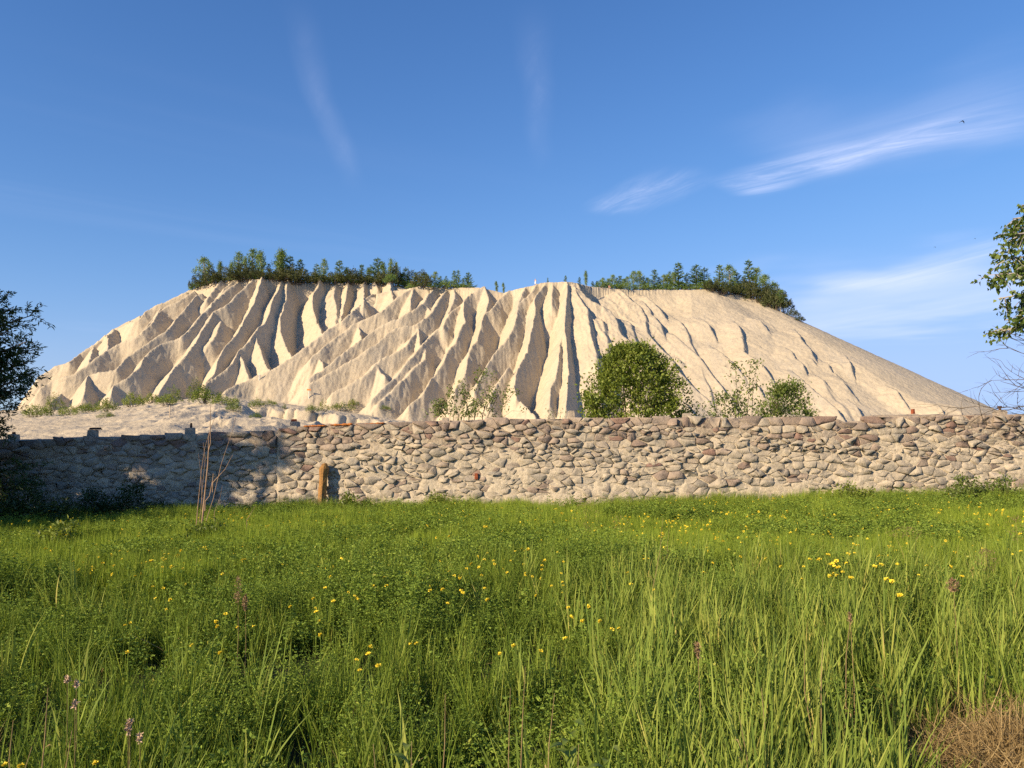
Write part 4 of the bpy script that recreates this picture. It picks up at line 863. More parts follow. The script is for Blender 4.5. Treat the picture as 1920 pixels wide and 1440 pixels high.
# taller neighbours just outside the left edge; their shade falls on the wall
for i, (x, y, hh, sd) in enumerate(((-14.3, 11.0, 9.0, 71), (-18.3, 10.3, 8.8, 72), (-16.4, 13.6, 6.6, 73))):
    Rn = random.Random(sd); B2 = Vector((x, y, float(gz(x, y)))); lim = []
    for k in range(95):
        z0 = Rn.uniform(.8, hh * .85); a = Rn.uniform(0, 6.28); ln = Rn.uniform(.9, 2.3) * (1.1 - .6 * z0 / hh); lim.append([(x, y, B2.z + z0), (x + math.cos(a) * ln * .5, y + math.sin(a) * ln * .5, B2.z + z0 + .25 * ln), (x + math.cos(a) * ln, y + math.sin(a) * ln, B2.z + z0 + .55 * ln)])
    limb_tree('willow_tree', B2, lim, .12, .042, m_willow, m_bark, ('tall narrow-leaved tree outside the left edge of the view, nearer the camera', 'tall narrow-leaved tree outside the left edge of the view, farther left', 'tall narrow-leaved tree outside the left edge of the view, nearer the wall')[i], sd, 15.0, 17, .0, .14, .6)
R_ = random.Random(66); D3 = 9.0; B3 = Vector((7.6, D3, float(gz(7.6, D3)))); lim = []
for px, py, k in ((1866, 515, 1), (1876, 475, 1), (1888, 440, 1), (1900, 410, 1), (1916, 385, 1), (1872, 560, 1), (1885, 600, 1), (1880, 620, 1), (1905, 610, 1), (1900, 560, 1), (1915, 440, 1), (1915, 500, 1), (1900, 520, 1), (1918, 590, 1), (1890, 485, 1), (1940, 350, 1), (1960, 420, 1), (1990, 480, 1), (1960, 560, 1)):
    e = at(px, py, D3 + R_.uniform(-.5, .5)); lim.append([(B3.x, D3, e.z - .2), ((B3.x + e.x) / 2, D3, e.z + .12), tuple(e)])
for k in range(12):
    z0 = R_.uniform(3.5, 5.5); a = R_.uniform(-1.5, 1.5); lim.append([(B3.x, D3, z0), (B3.x + math.cos(a) * .8, D3 + math.sin(a) * .8, z0 + .4), (B3.x + math.cos(a) * 1.5, D3 + math.sin(a) * 1.5, z0 + .3)])
birch = limb_tree('birch_tree', B3, lim, .055, .042, m_birch, m_pale, 'birch with hanging leafy branches at the right edge of the view', 67, 15.0, 17, .35, .11, .38)
tw = Leaves(); Rt = random.Random(68)
def twig(p, d, ln, r, lev):
    q = [p]
    for i in range(4): d = (d + Vector((Rt.uniform(-.28, .28), Rt.uniform(-.28, .28), Rt.uniform(-.22, .22)))).normalized(); q.append(q[-1] + d * ln / 4)
    tw.tube(q, [r, r * .8, r * .6, r * .45, r * .25], .5, 4)
    if lev > 0:
        for k in range(1, 5):
            for _ in range(2 if lev > 1 else 1):
                if Rt.random() < .8: twig(q[k], (d + Vector((Rt.uniform(-.9, .9), Rt.uniform(-.6, .6), Rt.uniform(-.7, .7)))).normalized(), ln * Rt.uniform(.35, .6), r * .55, lev - 1)
for px0, py0, px1, py1 in ((1990, 690, 1890, 660), (1985, 720, 1880, 700), (1990, 745, 1870, 745), (1980, 760, 1855, 752), (1985, 800, 1890, 760), (1990, 860, 1880, 780), (1990, 700, 1905, 640)):
    p0 = at(px0, py0, D3); p1 = at(px1, py1, D3 + Rt.uniform(-.3, .3)); twig(p0 - B3, (p1 - p0).normalized(), (p1 - p0).length, .009, 2)
obj('bare_twigs', tw.mesh('bare_twigs', m_bark), birch)
# bare sapling with several stems in front of the wall
sp = Leaves(); D4 = 12.2; B4 = at(378, 1008, D4); B4.z = float(gz(B4.x, D4))
def stem(pts, r0, r1): P = [at(x, y, D4) - B4 for x, y in pts]; r0, r1 = r0 * .72, r1 * .72; sp.tube([P[0] - Vector((0, 0, .15))] + P, [r0] + [r0 + (r1 - r0) * i / (len(P) - 1) for i in range(len(P))], .5, 6)
stem([(377, 1000), (381, 960), (385, 920), (390, 870), (391, 845), (395, 830), (394, 800), (395, 760)], .026, .005)
stem([(385, 940), (393, 930), (399, 900), (400, 888)], .013, .008); stem([(399, 905), (410, 893), (422, 880), (436, 853)], .011, .004)
stem([(391, 848), (391, 820), (396, 800), (408, 770)], .010, .003); stem([(367, 1000), (371, 950), (373, 930), (378, 880), (384, 840), (392, 812)], .012, .003)
stem([(387, 975), (400, 935), (408, 900), (415, 870), (425, 840), (436, 808), (444, 770)], .009, .003); stem([(371, 1000), (376, 960), (381, 900), (385, 860), (381, 830)], .007, .003)
stem([(380, 1000), (379, 940), (377, 890), (372, 850)], .006, .002); stem([(402, 960), (412, 935), (417, 910)], .005, .002); stem([(463, 975), (472, 960), (478, 950)], .006, .003)
s4 = obj('bare_sapling', sp.mesh('bare_sapling', m_twig), None, B4); tag(s4, 'leafless sapling with several thin pale stems in front of the shaded wall', 'sapling')
# dark brush at the foot of the shaded wall, and leafy weeds
for i, (px, by, w, h, d, mt, lab) in enumerate(((235, 968, 170, 50, 16.3, m_willow, 'dark leafy brush at the foot of the shaded wall'), (60, 985, 150, 70, 15.2, m_willow, 'dark leafy brush under the tree at the left edge'), (660, 952, 80, 24, 16.3, m_bush, 'small weedy bush right of the lichened post at the wall foot'), (1590, 940, 90, 26, 16.2, m_bush, 'rounded weed clump at the wall foot under the broken coping'), (1830, 935, 170, 38, 15.8, m_light, 'bright leafy bramble patch along the wall foot at the right'), (820, 945, 30, 26, 16.4, m_bush, 'small upright weed at the wall foot right of the lichened post'), (395, 1012, 60, 26, 11.8, m_bush, 'dark leafy weed at the base of the leafless sapling'), (125, 1020, 80, 26, 11.5, m_bush, 'broad-leaved weed clump in the grass near the left edge'))):
    R = random.Random(80 + i); x = px2x(px, d); z = float(gz(x, d)); W_ = w / F_PX * d; H_ = h / F_PX * d * 1.15 + .22; st = Leaves(); cr = Leaves()
    for k in range(int(60 + 110 * W_)):
        a = R.uniform(-.5, .5); f = R.random() ** .6; c = Vector((a * W_, R.uniform(-.28, .28), H_ * f * (1 - (a / .56) ** 2) ** .5 * (.8 + .25 * math.sin(a * 14 + i))))
        if k % 3 == 0: st.tube([(c.x * .9, c.y, -.05), c], [.006, .002], .5, 3)
        n = 16; b_ = np.array(c) + RNG.normal(size=(n, 3)) * .05; cr.leaves(b_, unit(n) + np.array([0, -.3, .2]), unit(n) + np.array([0, 0, .8]), RNG.uniform(.04, .085, n), RNG.uniform(.02, .04, n), np.clip(RNG.normal(.45, .2, n), 0, 1))
    t = empty('weed_bush', (x, d, z)); obj('stems', st.mesh('stems', m_bark), t); obj('foliage', cr.mesh('foliage', mt), t); tag(t, lab, 'bush')
# ------------------------------------------------------------------ meadow (uncountable: grass, clover-like herbs)
G_THIN = [(0, (.075, .125, .016)), (.35, (.145, .21, .028)), (.7, (.225, .285, .042)), (1, (.34, .355, .09))]
m_grass = leaf_mat('meadow_grass', G_THIN, .62, .26, .12)
m_fgrass = leaf_mat('short_grass', [(0, (0.111, 0.174, 0.022)), (0.4, (0.205, 0.287, 0.033)), (0.75, (0.299, 0.377, 0.048)), (1, (0.44, 0.438, 0.107))], .62, .26, .12)
m_blade = leaf_mat('broad_blades', [(0, (0.124, 0.188, 0.034)), (0.5, (0.246, 0.311, 0.059)), (0.85, (0.391, 0.41, 0.095)), (1, (0.617, 0.481, 0.168))], .62, .26, .12)
m_herb = leaf_mat('clover_leaves', [(0, (0.081, 0.142, 0.025)), (0.45, (0.178, 0.262, 0.041)), (0.8, (0.29, 0.376, 0.061)), (1, (0.493, 0.478, 0.103))], .62, .26, .12)
m_dry = leaf_mat('dry_straw', [(0, (.17, .115, .05)), (.5, (.33, .235, .11)), (1, (.52, .40, .20))], .7, .2, .2)
m_seed = leaf_mat('brown_seed_heads', [(0, (.14, .085, .05)), (.5, (.26, .165, .095)), (1, (.40, .28, .17))], .8, .2, .1)
m_yel = plain_mat('yellow_petals', (.88, .70, .06), .6, .15, 60)
m_pinkh = plain_mat('pale_pink_heads', (.50, .36, .24), .8, .25, 90)
m_broad = leaf_mat('broad_leaves', [(0, (.10, .16, .02)), (.5, (.18, .25, .035)), (1, (.28, .32, .06))], .45, .4, .35)
def disc(n, r):
    a = RNG.random(n) * 2 * np.pi; q = r * np.sqrt(RNG.random(n)); return np.stack([q * np.cos(a), q * np.sin(a), np.full(n, -.02)], 1)
def dirs(n, mean=(.25, .1), s=.9):
    a = RNG.normal(size=(n, 2)) * s + np.array(mean); return a / (np.linalg.norm(a, axis=1, keepdims=True) + 1e-9)
def tuft(n, r, l0, l1, w0, w1, b0, b1, seg, mat, name, tm=.42, ts=.28):
    s = Leaves(); s.blades(disc(n, r), dirs(n), RNG.uniform(l0, l1, n), RNG.uniform(w0, w1, n), RNG.uniform(b0, b1, n), np.clip(RNG.normal(tm, ts, n), 0, 1), seg); return s.mesh(name, mat)
def herb(nst, h0, h1, name, leaf=.017):
    s = Leaves()
    for _ in range(nst):
        h = RNG.uniform(h0, h1); a = RNG.random() * 6.28; ln = RNG.uniform(.05, .32); p0 = np.array([RNG.normal() * .05, RNG.normal() * .05, -.02]); top = p0 + np.array([math.cos(a) * ln * h, math.sin(a) * ln * h, h])
        s.tube([Vector(p0), Vector(p0 * .4 + top * .6) + Vector((0, 0, .05 * h)), Vector(top)], [.0022, .0016, .001], .35, 3)
        m = int(h * 62); f = RNG.uniform(.15, 1, m) ** .8; c = p0 + (top - p0) * f[:, None] + RNG.normal(size=(m, 3)) * .022 + np.array([0, 0, .03])
        out = RNG.normal(size=(m, 3)); out[:, 2] = np.abs(out[:, 2]) * .5 + .15; tn = np.clip(RNG.normal(.5, .2, m), 0, 1)
        for k in range(3):
            ang = (k - 1) * .95; ca, sa = math.cos(ang), math.sin(ang); d = np.stack([out[:, 0] * ca - out[:, 1] * sa, out[:, 0] * sa + out[:, 1] * ca, out[:, 2]], 1)
            s.leaves(c, d, np.array([-.35, -.35, .8]) + RNG.normal(size=(m, 3)) * .75, RNG.uniform(.8, 1.25, m) * leaf, RNG.uniform(.42, .6, m) * leaf, tn)
    return s.mesh(name, m_herb)
T_GRASS = [tuft(26, .05, .28, .60, .0035, .0070, .02, .38, 5, m_grass, 'grass_tuft') for _ in range(5)]
T_SHORT = [tuft(34, .07, .20, .42, .0034, .0062, .02, .30, 3, m_fgrass, 'short_grass_tuft', .55, .22) for _ in range(4)]
T_BLADE = [tuft(9, .05, .42, .80, .008, .016, .02, .30, 6, m_blade, 'blade_tuft') for _ in range(5)]
T_HERB = [herb(5, .26, .5, 'clover_clump') for _ in range(4)]
T_LOW = [herb(5, .14, .27, 'low_clover_clump', .020) for _ in range(3)]
T_DRY = [tuft(16, .06, .10, .40, .003, .0070, .2, 1.3, 4, m_dry, 'straw_tuft') for _ in range(3)]
def scatter(name, protos, pts, scl, label, cat, tilt=.12, zs=None):
    """one object of uncountable plants: instances of a few clumps on points (geometry nodes)"""
    col = bpy.data.collections.new(name + '_kinds')
    for i, me in enumerate(protos): o_ = bpy.data.objects.new(f'{name}_kind_{i}', me); col.objects.link(o_)
    n = len(pts); me = bpy.data.meshes.new(name); me.vertices.add(n); me.vertices.foreach_set('co', np.asarray(pts, np.float32).ravel())
    a = me.attributes.new('rot', 'FLOAT_VECTOR', 'POINT'); r = np.stack([RNG.normal(size=n) * tilt, RNG.normal(size=n) * tilt + .05, RNG.normal(size=n) * 1.2 + (RNG.random(n) < .4) * RNG.uniform(-3.1, 3.1, n)], 1); a.data.foreach_set('vector', r.astype(np.float32).ravel())
    a = me.attributes.new('scl', 'FLOAT_VECTOR', 'POINT'); sc = np.stack([scl, scl, scl if zs is None else zs], 1); a.data.foreach_set('vector', sc.astype(np.float32).ravel())
    a = me.attributes.new('kind_index', 'INT', 'POINT'); a.data.foreach_set('value', RNG.integers(0, len(protos), n).astype(np.int32))
    o = obj(name, me); g = bpy.data.node_groups.new(name + '_scatter', 'GeometryNodeTree')
    g.interface.new_socket('Geometry', in_out='INPUT', socket_type='NodeSocketGeometry'); g.interface.new_socket('Geometry', in_out='OUTPUT', socket_type='NodeSocketGeometry')
    gi, go = g.nodes.new('NodeGroupInput'), g.nodes.new('NodeGroupOutput'); ip = g.nodes.new('GeometryNodeInstanceOnPoints'); ci = g.nodes.new('GeometryNodeCollectionInfo')
    ci.inputs['Collection'].default_value = col; ci.inputs['Separate Children'].default_value = True; ci.inputs['Reset Children'].default_value = True
    def na(nm, ty): q = g.nodes.new('GeometryNodeInputNamedAttribute'); q.data_type = ty; q.inputs[0].default_value = nm; return q.outputs[0]
    e2r = g.nodes.new('FunctionNodeEulerToRotation')
    lk = g.links.new; lk(gi.outputs[0], ip.inputs['Points']); lk(ci.outputs[0], ip.inputs['Instance']); ip.inputs['Pick Instance'].default_value = True
    lk(na('kind_index', 'INT'), ip.inputs['Instance Index']); lk(na('rot', 'FLOAT_VECTOR'), e2r.inputs[0]); lk(e2r.outputs[0], ip.inputs['Rotation']); lk(na('scl', 'FLOAT_VECTOR'), ip.inputs['Scale']); lk(ip.outputs[0], go.inputs[0])
    md = o.modifiers.new('scatter', 'NODES'); md.node_group = g
    tag(o, label, cat, kind='stuff'); return o
def pxc(x, y): return 960 + F_PX * x / y
def patch(x, y, sc, seed, lo, hi): return np.clip((fbm(x * sc + 13, y * sc * 1.0, seed, 3) - lo) / (hi - lo), 0, 1)
def field(y0, y1, dens, keep=None, margin=1.2):
    """random points between two distances over the width in view (a little beyond), thinned by keep(x,y) in 0..1"""
    n = int(dens * (y1 - y0) * (.76 * (y0 + y1) + 2 * margin)); y = RNG.uniform(y0, y1, n * 2); x = RNG.uniform(-1, 1, n * 2) * (.76 * y1 + margin)
    m = np.abs(x) < .76 * y + margin; x, y = x[m], y[m]
    m = ~((x / y > .50) & (y < 4.15) & (y > 2.9 - 0 * x) & (np.hypot((x / y - .66) / .17, (y - 3.4) / 1.1) < 1)); x, y = x[m], y[m]       # trodden spot with dead grass
    pk = np.where(y < 8.5, np.clip(.22 + patch(x, y, 1.15, 201, .38, .48), 0, 1), 1)
    for cx, cy in ((-1.73, 5.5), (-1.62, 5.1), (.11, 5.4), (.3, 5.2), (1.85, 5.6), (-.62, 4.3), (-1.15, 3.9), (2.9, 6.6), (-2.6, 5.4)): pk = np.where(np.hypot((x - cx) / .28, (y - cy) / .36) < 1, .16, pk)
    pk = pk; k = RNG.random(len(x)) < pk; x, y = x[k], y[k]      # bare, shadowed pockets between the plants
    if keep is not None: k = RNG.random(len(x)) < keep(x, y); x, y = x[k], y[k]
    return np.stack([x, y, gz(x, y)], 1)
def edge(x): return 8.0 + .9 * np.sin(x * .9 + 1) + .6 * np.sin(x * 2.3)          # far edge of the tall herbs
# where tall broad blades grow: right half of the foreground, some tufts in the middle and left
def blade_w(x, y): p = pxc(x, y); return np.clip((p - 1040) / 260, .06, 1) * np.clip(.25 + 1.5 * patch(x, y, 1.1, 171, .38, .6), 0, 1) * np.clip((8.6 - y) / .6, 0, 1)
def herb_w(x, y): p = pxc(x, y); return np.clip(1.15 - .85 * np.clip((p - 1100) / 500, 0, 1), .2, 1) * np.clip(.12 + 1.1 * patch(x, y, .9, 173, .34, .56), 0, 1) * np.clip((edge(x) - y) / .5, 0, 1)
def HP(P): return np.interp(P[:, 1] - edge(P[:, 0]), [-4.5, -3.2, -2.2, -1.4, 0], [.95, .80, .72, 1.12, 1.15])      # a taller bank at the far edge of the herbs
P = field(2.3, 9.2, 74, herb_w); scatter('tall_clover', T_HERB, P, RNG.uniform(.7, 1.05, len(P)) * (.55 + .95 * fbm(P[:, 0] * 1.3, P[:, 1] * 1.3, 183, 2)) * HP(P) * np.where(P[:, 1] < 3.6, .8, 1), 'tall dark clover-like herbs in the foreground meadow', 'herbs')
P = field(2.3, 9.4, 85, blade_w); scatter('broad_grass', T_BLADE, P, RNG.uniform(.6, 1.05, len(P)), 'tall broad grass blades standing in the right foreground', 'grass', .10)
P = field(2.2, 9.6, 60, lambda x, y: np.clip(.35 + .75 * patch(x, y, .8, 175, .35, .62), 0, 1)); scatter('foreground_grass', T_GRASS, P, RNG.uniform(.55, 1.05, len(P)), 'thin bent grass in the foreground', 'grass', .16)
P = field(2.2, 8.6, 40, lambda x, y: patch(x, y, 1.2, 185, .36, .5)); scatter('low_clover', T_LOW, P, RNG.uniform(.7, 1.3, len(P)), 'low leafy clover between the tall plants', 'herbs', .2)
P = field(7.6, 17.0, 115, lambda x, y: np.clip((y - edge(x) + .8) / 1.2, 0, 1)); scatter('short_grass', T_SHORT, P, RNG.uniform(.65, 1.15, len(P)), 'short bright grass between the tall herbs and the wall', 'grass', .07, RNG.uniform(.6, 1.15, len(P)) * (.35 + 1.3 * fbm(P[:, 0] * .9, P[:, 1] * .9, 181, 3)))
P = field(14.6, 16.9, 26, lambda x, y: patch(x, y, .8, 203, .40, .58)); scatter('wall_foot_grass', T_GRASS, P, RNG.uniform(.55, 1.05, len(P)), 'taller uneven grass along the foot of the wall', 'grass', .1)
P = field(15.0, 16.8, 20, lambda x, y: patch(x, y, .7, 205, .45, .6)); scatter('wall_foot_weeds', T_HERB, P, RNG.uniform(.6, 1.1, len(P)), 'leafy weeds along the foot of the wall', 'herbs')
P = field(7.6, 16.6, 46, lambda x, y: np.clip((y - edge(x)) / .8, 0, 1) * patch(x, y, .7, 177, .44, .6)); scatter('meadow_clover', T_LOW, P, RNG.uniform(.9, 1.7, len(P)), 'dark clover patches in the short grass', 'herbs', .2)
P = field(2.2, 7.5, 26, lambda x, y: np.clip(np.clip((4.2 - y) / 1.6, 0, 1) * np.clip((pxc(x, y) - 700) / 900, .08, .7) + 0 + .03, 0, 1)); scatter('dry_grass', T_DRY, P, RNG.uniform(.6, 1.2, len(P)), 'dry straw-coloured grass among the green', 'grass', .5)
Pt = np.stack([2.6 + RNG.normal(size=420) * .26, 3.85 + RNG.normal(size=420) * .22, np.zeros(420)], 1); Pt[:, 2] = gz(Pt[:, 0], Pt[:, 1]) + .12 * np.exp(-(((Pt[:, 0] - 2.6) / .35) ** 2)); scatter('dead_grass_heap', T_DRY, Pt, RNG.uniform(.5, .9, 420), 'heap of dead brown grass in the bottom right corner', 'grass', 1.1)
# ------------------------------------------------------------------ single plants one can pick out
def flower_head(seed, r=.016):
    R = random.Random(seed); s = Leaves(); n = 26; d = unit(n); d[:, 2] = np.abs(d[:, 2]) * .8 + .1
    s.leaves(d * r * .25, d, unit(n) + np.array([0, 0, 1.]), RNG.uniform(.8, 1.2, n) * r, RNG.uniform(.7, 1.0, n) * r, .5, fold=.1); return s.mesh('flower_head', m_yel)
FH = [flower_head(i, r) for i, r in enumerate((.011, .0145, .021))]
def flower_stem():
    s = Leaves(); s.tube([(0, 0, 0), (.01, .005, .5), (0, 0, 1)], [.0022, .0018, .0014], .5, 3)
    n = 10; f = RNG.uniform(.3, .95, n); s.leaves(np.stack([f * 0, f * 0, f], 1), unit(n) * np.array([1, 1, .3]), unit(n) + np.array([0, 0, 1.]), np.full(n, .03), np.full(n, .012), RNG.random(n)); return s.mesh('stem', m_herb)
FS = flower_stem(); RF = random.Random(33)
TENS = {2: 'twenty', 3: 'thirty', 4: 'forty', 5: 'fifty', 6: 'sixty'}
def nth(k):
    if k < 20: return ORD[k]
    t_, u_ = divmod(k + 1, 10)
    return {2: 'twentieth', 3: 'thirtieth', 4: 'fortieth', 5: 'fiftieth', 6: 'sixtieth'}[t_] if u_ == 0 else TENS[t_] + '-' + ORD[u_ - 1]
def flowers(pts, hgt, ks, lab, grp):
    for i, (px, py) in enumerate(sorted(pts)):
        flower(px, py + RF.uniform(-2, 2), dist_for(py, hgt), RF.choice(ks), lab.format(nth(i)), grp)
def flower(px, py, d, k, lab, grp):
    p = at(px, py, d); z0 = float(gz(p.x, d)); h = max(.12, p.z - z0)
    t = empty('yellow_flower', (p.x, d, z0), RF.uniform(0, 6.28)); s = obj('stem', FS, t); s.scale = (1, 1, h); hd = obj('flower_head', FH[k], t); hd.location = (0, 0, h); hd.rotation_euler = (RF.uniform(-.5, .5), RF.uniform(-.5, .5), 0); tag(t, lab, 'flower', grp)
def dist_for(py, hgt): return (CAM_Z - hgt) / ((py - HORIZON) / F_PX)
# bright cluster right of the middle
flowers(((1552, 1040), (1558, 1058), (1565, 1065), (1572, 1067), (1568, 1053), (1580, 1072), (1556, 1083), (1570, 1078), (1587, 1057), (1590, 1042), (1603, 1038), (1650, 1042), (1664, 1041), (1640, 1063), (1652, 1060), (1682, 1058), (1663, 1088), (1518, 1050), (1507, 1063), (1536, 1050), (1600, 1019), (1607, 1024), (1595, 1083), (1672, 1090), (1687, 1117), (1366, 1031), (1388, 1043)), .47, (2, 2, 1), 'large bright yellow flower, {} from the left in the cluster above the blades', 'yellow flowers in the right cluster')
flowers(((914, 1037), (966, 1032), (908, 1051), (927, 1057), (957, 1052), (1045, 1037), (1056, 1055), (898, 1064), (875, 1068), (852, 1082), (768, 1080), (767, 1073), (842, 1070), (862, 1083), (836, 1092), (808, 1099), (830, 1105), (868, 1113), (909, 1105), (951, 1075), (985, 1080), (998, 1081), (1016, 1069), (1055, 1092), (1056, 1098), (1034, 1099), (914, 1126), (864, 1110), (839, 1131), (807, 1109), (720, 1085), (700, 1098), (653, 1110), (665, 1120), (670, 1124), (725, 1100), (903, 1078), (1066, 1142), (1071, 1157), (1092, 1165), (1125, 1165), (1160, 1180), (1147, 1180), (1103, 1138), (1183, 1095), (1177, 1073), (1215, 1047), (1208, 1050), (1226, 1107), (1060, 1200), (1014, 1220), (964, 1212), (781, 1206), (770, 1207), (694, 1214), (691, 1228), (669, 1240), (710, 1248), (675, 1257), (938, 1225)), .42, (0, 1, 1), 'small yellow flower head, {} from the left in the middle foreground clover', 'yellow flowers in the middle foreground')
flowers(((287, 1099), (307, 1102), (291, 1122), (320, 1125), (313, 1144), (245, 1170), (235, 1174), (240, 1225), (405, 1165), (408, 1177), (446, 1177), (475, 1176), (423, 1153), (360, 1210), (413, 1225), (545, 1140), (592, 1140), (593, 1147), (600, 1165), (601, 1190), (625, 1127), (610, 1105), (588, 1125), (620, 1080), (566, 1075), (180, 1432), (10, 1435), (40, 1438)), .40, (0, 1), 'small yellow flower head, {} from the left edge in the left foreground green', 'yellow flowers in the left foreground')
# countless tiny yellow dots farther back
P = field(6.0, 16.2, 10, lambda x, y: np.clip((y - 5.8) / 1.5, 0, 1) * np.clip(.15 + patch(x, y, .45, 191, .42, .6), 0, 1)); P[:, 2] += np.where(P[:, 1] < 8, RNG.uniform(.36, .5, len(P)), RNG.uniform(.2, .38, len(P))); scatter('distant_yellow_flowers', FH, P, RNG.uniform(.6, 1.1, len(P)), 'tiny yellow flowers dotted through the short grass', 'flowers', .5)
# dry stalks
RK = random.Random(44)
STK = [(90, 1290, 75, 1440, 3.0), (25, 1350, 22, 1430, 3.0), (135, 1370, 125, 1440, 2.9), (60, 1400, 32, 1290, 3.0), (835, 1300, 832, 1440, 2.9), (985, 1250, 955, 1440, 2.9), (957, 1290, 953, 1440, 2.9), (1040, 1300, 1012, 1440, 2.9), (1243, 970, 1215, 1150, 6.0), (1596, 1150, 1576, 1340, 3.8), (1543, 1195, 1545, 1330, 3.6), (1508, 1220, 1525, 1350, 3.4), (1385, 1335, 1410, 1440, 2.9), (772, 1390, 775, 1440, 2.7), (700, 1395, 705, 1440, 2.7), (1085, 1395, 1090, 1440, 2.7), (1255, 990, 1250, 1080, 8.0), (1428, 1290, 1432, 1420, 3.1)]
for i, (x0, y0, x1, y1, d) in enumerate(STK):
    a = at(x0, y0, d); c = at(x1, y1, d); zb = float(gz(c.x, d)); base = Vector((c.x + (c.x - a.x) * .15, d, min(zb, c.z))); s = Leaves(); Lk = a - base
    s.tube([Vector((0, 0, -.05)), Lk * .4 + Vector((RK.uniform(-.02, .02), 0, 0)), Lk * .75 + Vector((RK.uniform(-.015, .015), 0, 0)), Lk], [.0035, .003, .0022, .001], .6, 4)
    n = 3; f = RNG.uniform(.2, .8, n); s.leaves(np.array([list(Lk * float(q)) for q in f]), unit(n) + np.array([0, 0, .4]), unit(n), RNG.uniform(.06, .16, n), np.full(n, .006), .7, droop=.5)
    o = obj('dry_stalk', s.mesh('dry_stalk', m_dry), None, base)
    tag(o, f'dry straw-coloured stalk sticking up, {ORD[sorted(q[0] for q in STK).index(x0)]} from the left in the meadow', 'stalk', 'dry stalks in the meadow')
# seed heads: airy brown panicles and dense pinkish spikes
def panicle(px, py, d, w, h, lab, n=160, mat=None, nm='seed_head'):
    p = at(px, py, d); z0 = float(gz(p.x, d)); t = empty(nm, (p.x, d, z0)); s = Leaves(); Z = p.z - z0; s.tube([(0, 0, -.03), (.01, 0, Z * .6), (0, 0, Z + h * .4)], [.003, .002, .001], .4, 3); obj('stem', s.mesh('stem', m_dry), t)
    s = Leaves(); f = RNG.random(n); r = w / 2 * np.sin(np.pi * np.clip(f * .8 + .12, 0, 1)) * np.sqrt(RNG.random(n)); a = RNG.random(n) * 6.28; b_ = np.stack([r * np.cos(a), r * np.sin(a), Z - h / 2 + h * f], 1)
    s.leaves(b_, unit(n) + np.array([0, 0, .5]), unit(n), RNG.uniform(.010, .02, n), RNG.uniform(.004, .008, n), RNG.random(n)); obj('spikelets', s.mesh('spikelets', mat or m_seed), t)['kind'] = 'stuff'; tag(t, lab, 'seed head')
panicle(1787, 1098, 4.6, .075, .07, 'round brown seed head on a stalk among the right-hand blades', 260)
panicle(446, 1105, 4.8, .05, .16, 'upright brown seed plume in the left foreground'); panicle(460, 1130, 4.8, .035, .09, 'small forked brown plume right beside the tallest left plume')
panicle(1098, 970, 11.5, .5, .5, 'airy reddish brown dock plume in front of the middle of the wall', 420); panicle(1160, 985, 12.0, .4, .3, 'low wide brown plume right of the reddish dock plume', 240)
panicle(1850, 1050, 7.4, .26, .2, 'wide brown plume near the right edge above the blades', 300); panicle(1700, 1000, 9.6, .5, .15, 'faint wide brown haze of seed heads in the right meadow', 260); panicle(1905, 990, 9.5, .25, .3, 'tall brown plume touching the right edge', 240)
panicle(1308, 1220, 3.4, .02, .06, 'slim leaning brown spike low in the foreground right of centre', 90); panicle(1594, 1160, 3.8, .012, .05, 'thin pinkish brown spike topping a dry stalk', 60)
for i, (px, py, d) in enumerate(((126, 1275, 3.4), (143, 1283, 3.4), (140, 1322, 3.2), (243, 1357, 3.0), (262, 1385, 2.95), (240, 1368, 3.0))):
    panicle(px, py, d, .014, .024, ('pale pink flower head, highest of those at the lower left', 'pale pink flower head right beside the highest at the lower left', 'pale pink double head below the highest pair at the lower left', 'upper pale pink head of the pair near the bottom left', 'lone pale pink head lowest at the bottom left', 'lower pale pink head of the pair near the bottom left')[i], 60, m_pinkh, 'pink_flower')
# broad-leaved plants at the bottom
def oval_leaf(base, dv, ln, wd, tint):
    d = Vector(dv).normalized(); sd = d.cross(Vector((0, 0, 1))).normalized(); up_ = sd.cross(d); v, q = [], []
    for i in range(8):
        f = i / 7; w = wd * math.sin(math.pi * min(1, f * .93 + .05)) ** .75 * (1 - .25 * f); c = Vector(base) + d * ln * f + up_ * (.22 * ln * math.sin(f * 2.2) - .28 * ln * f * f)
        v += [c - sd * w / 2 + up_ * w * .18, c, c + sd * w / 2 + up_ * w * .18]
    for i in range(7): q += [(i * 3, i * 3 + 1, i * 3 + 4, i * 3 + 3), (i * 3 + 1, i * 3 + 2, i * 3 + 5, i * 3 + 4)]
    return mesh_np('leaf', [tuple(x) for x in v], np.array(q), [m_broad], True, {'tint': np.full(len(v), tint)})
for px, py, d, n, lab in ((1068, 1345, 2.95, 7, 'plant with bright broad leaves at the bottom centre'), (1140, 1385, 2.85, 5, 'small broad-leaved plant low at the bottom, right of the largest'), (768, 1365, 2.95, 3, 'two or three broad leaves low in the grass left of centre'), (1072, 1425, 2.7, 4, 'broad-leaved sprig touching the bottom edge at centre')):
    p = at(px, py, d); z0 = float(gz(p.x, d)); t = empty('broadleaf_plant', (p.x, d, z0)); Z = p.z - z0; s = Leaves(); s.tube([(0, 0, -.02), (0, 0, Z)], [.004, .002], .3, 4); obj('stem', s.mesh('stem', m_herb), t)
    for k in range(n):
        a = 6.28 * k / n + .5; obj('leaf', oval_leaf((0, 0, Z * (.65 + .35 * k / n)), (math.cos(a), math.sin(a) - .5, .45), RNG.uniform(.065, .10), RNG.uniform(.034, .05), RNG.random()), t)
    tag(t, lab, 'plant')
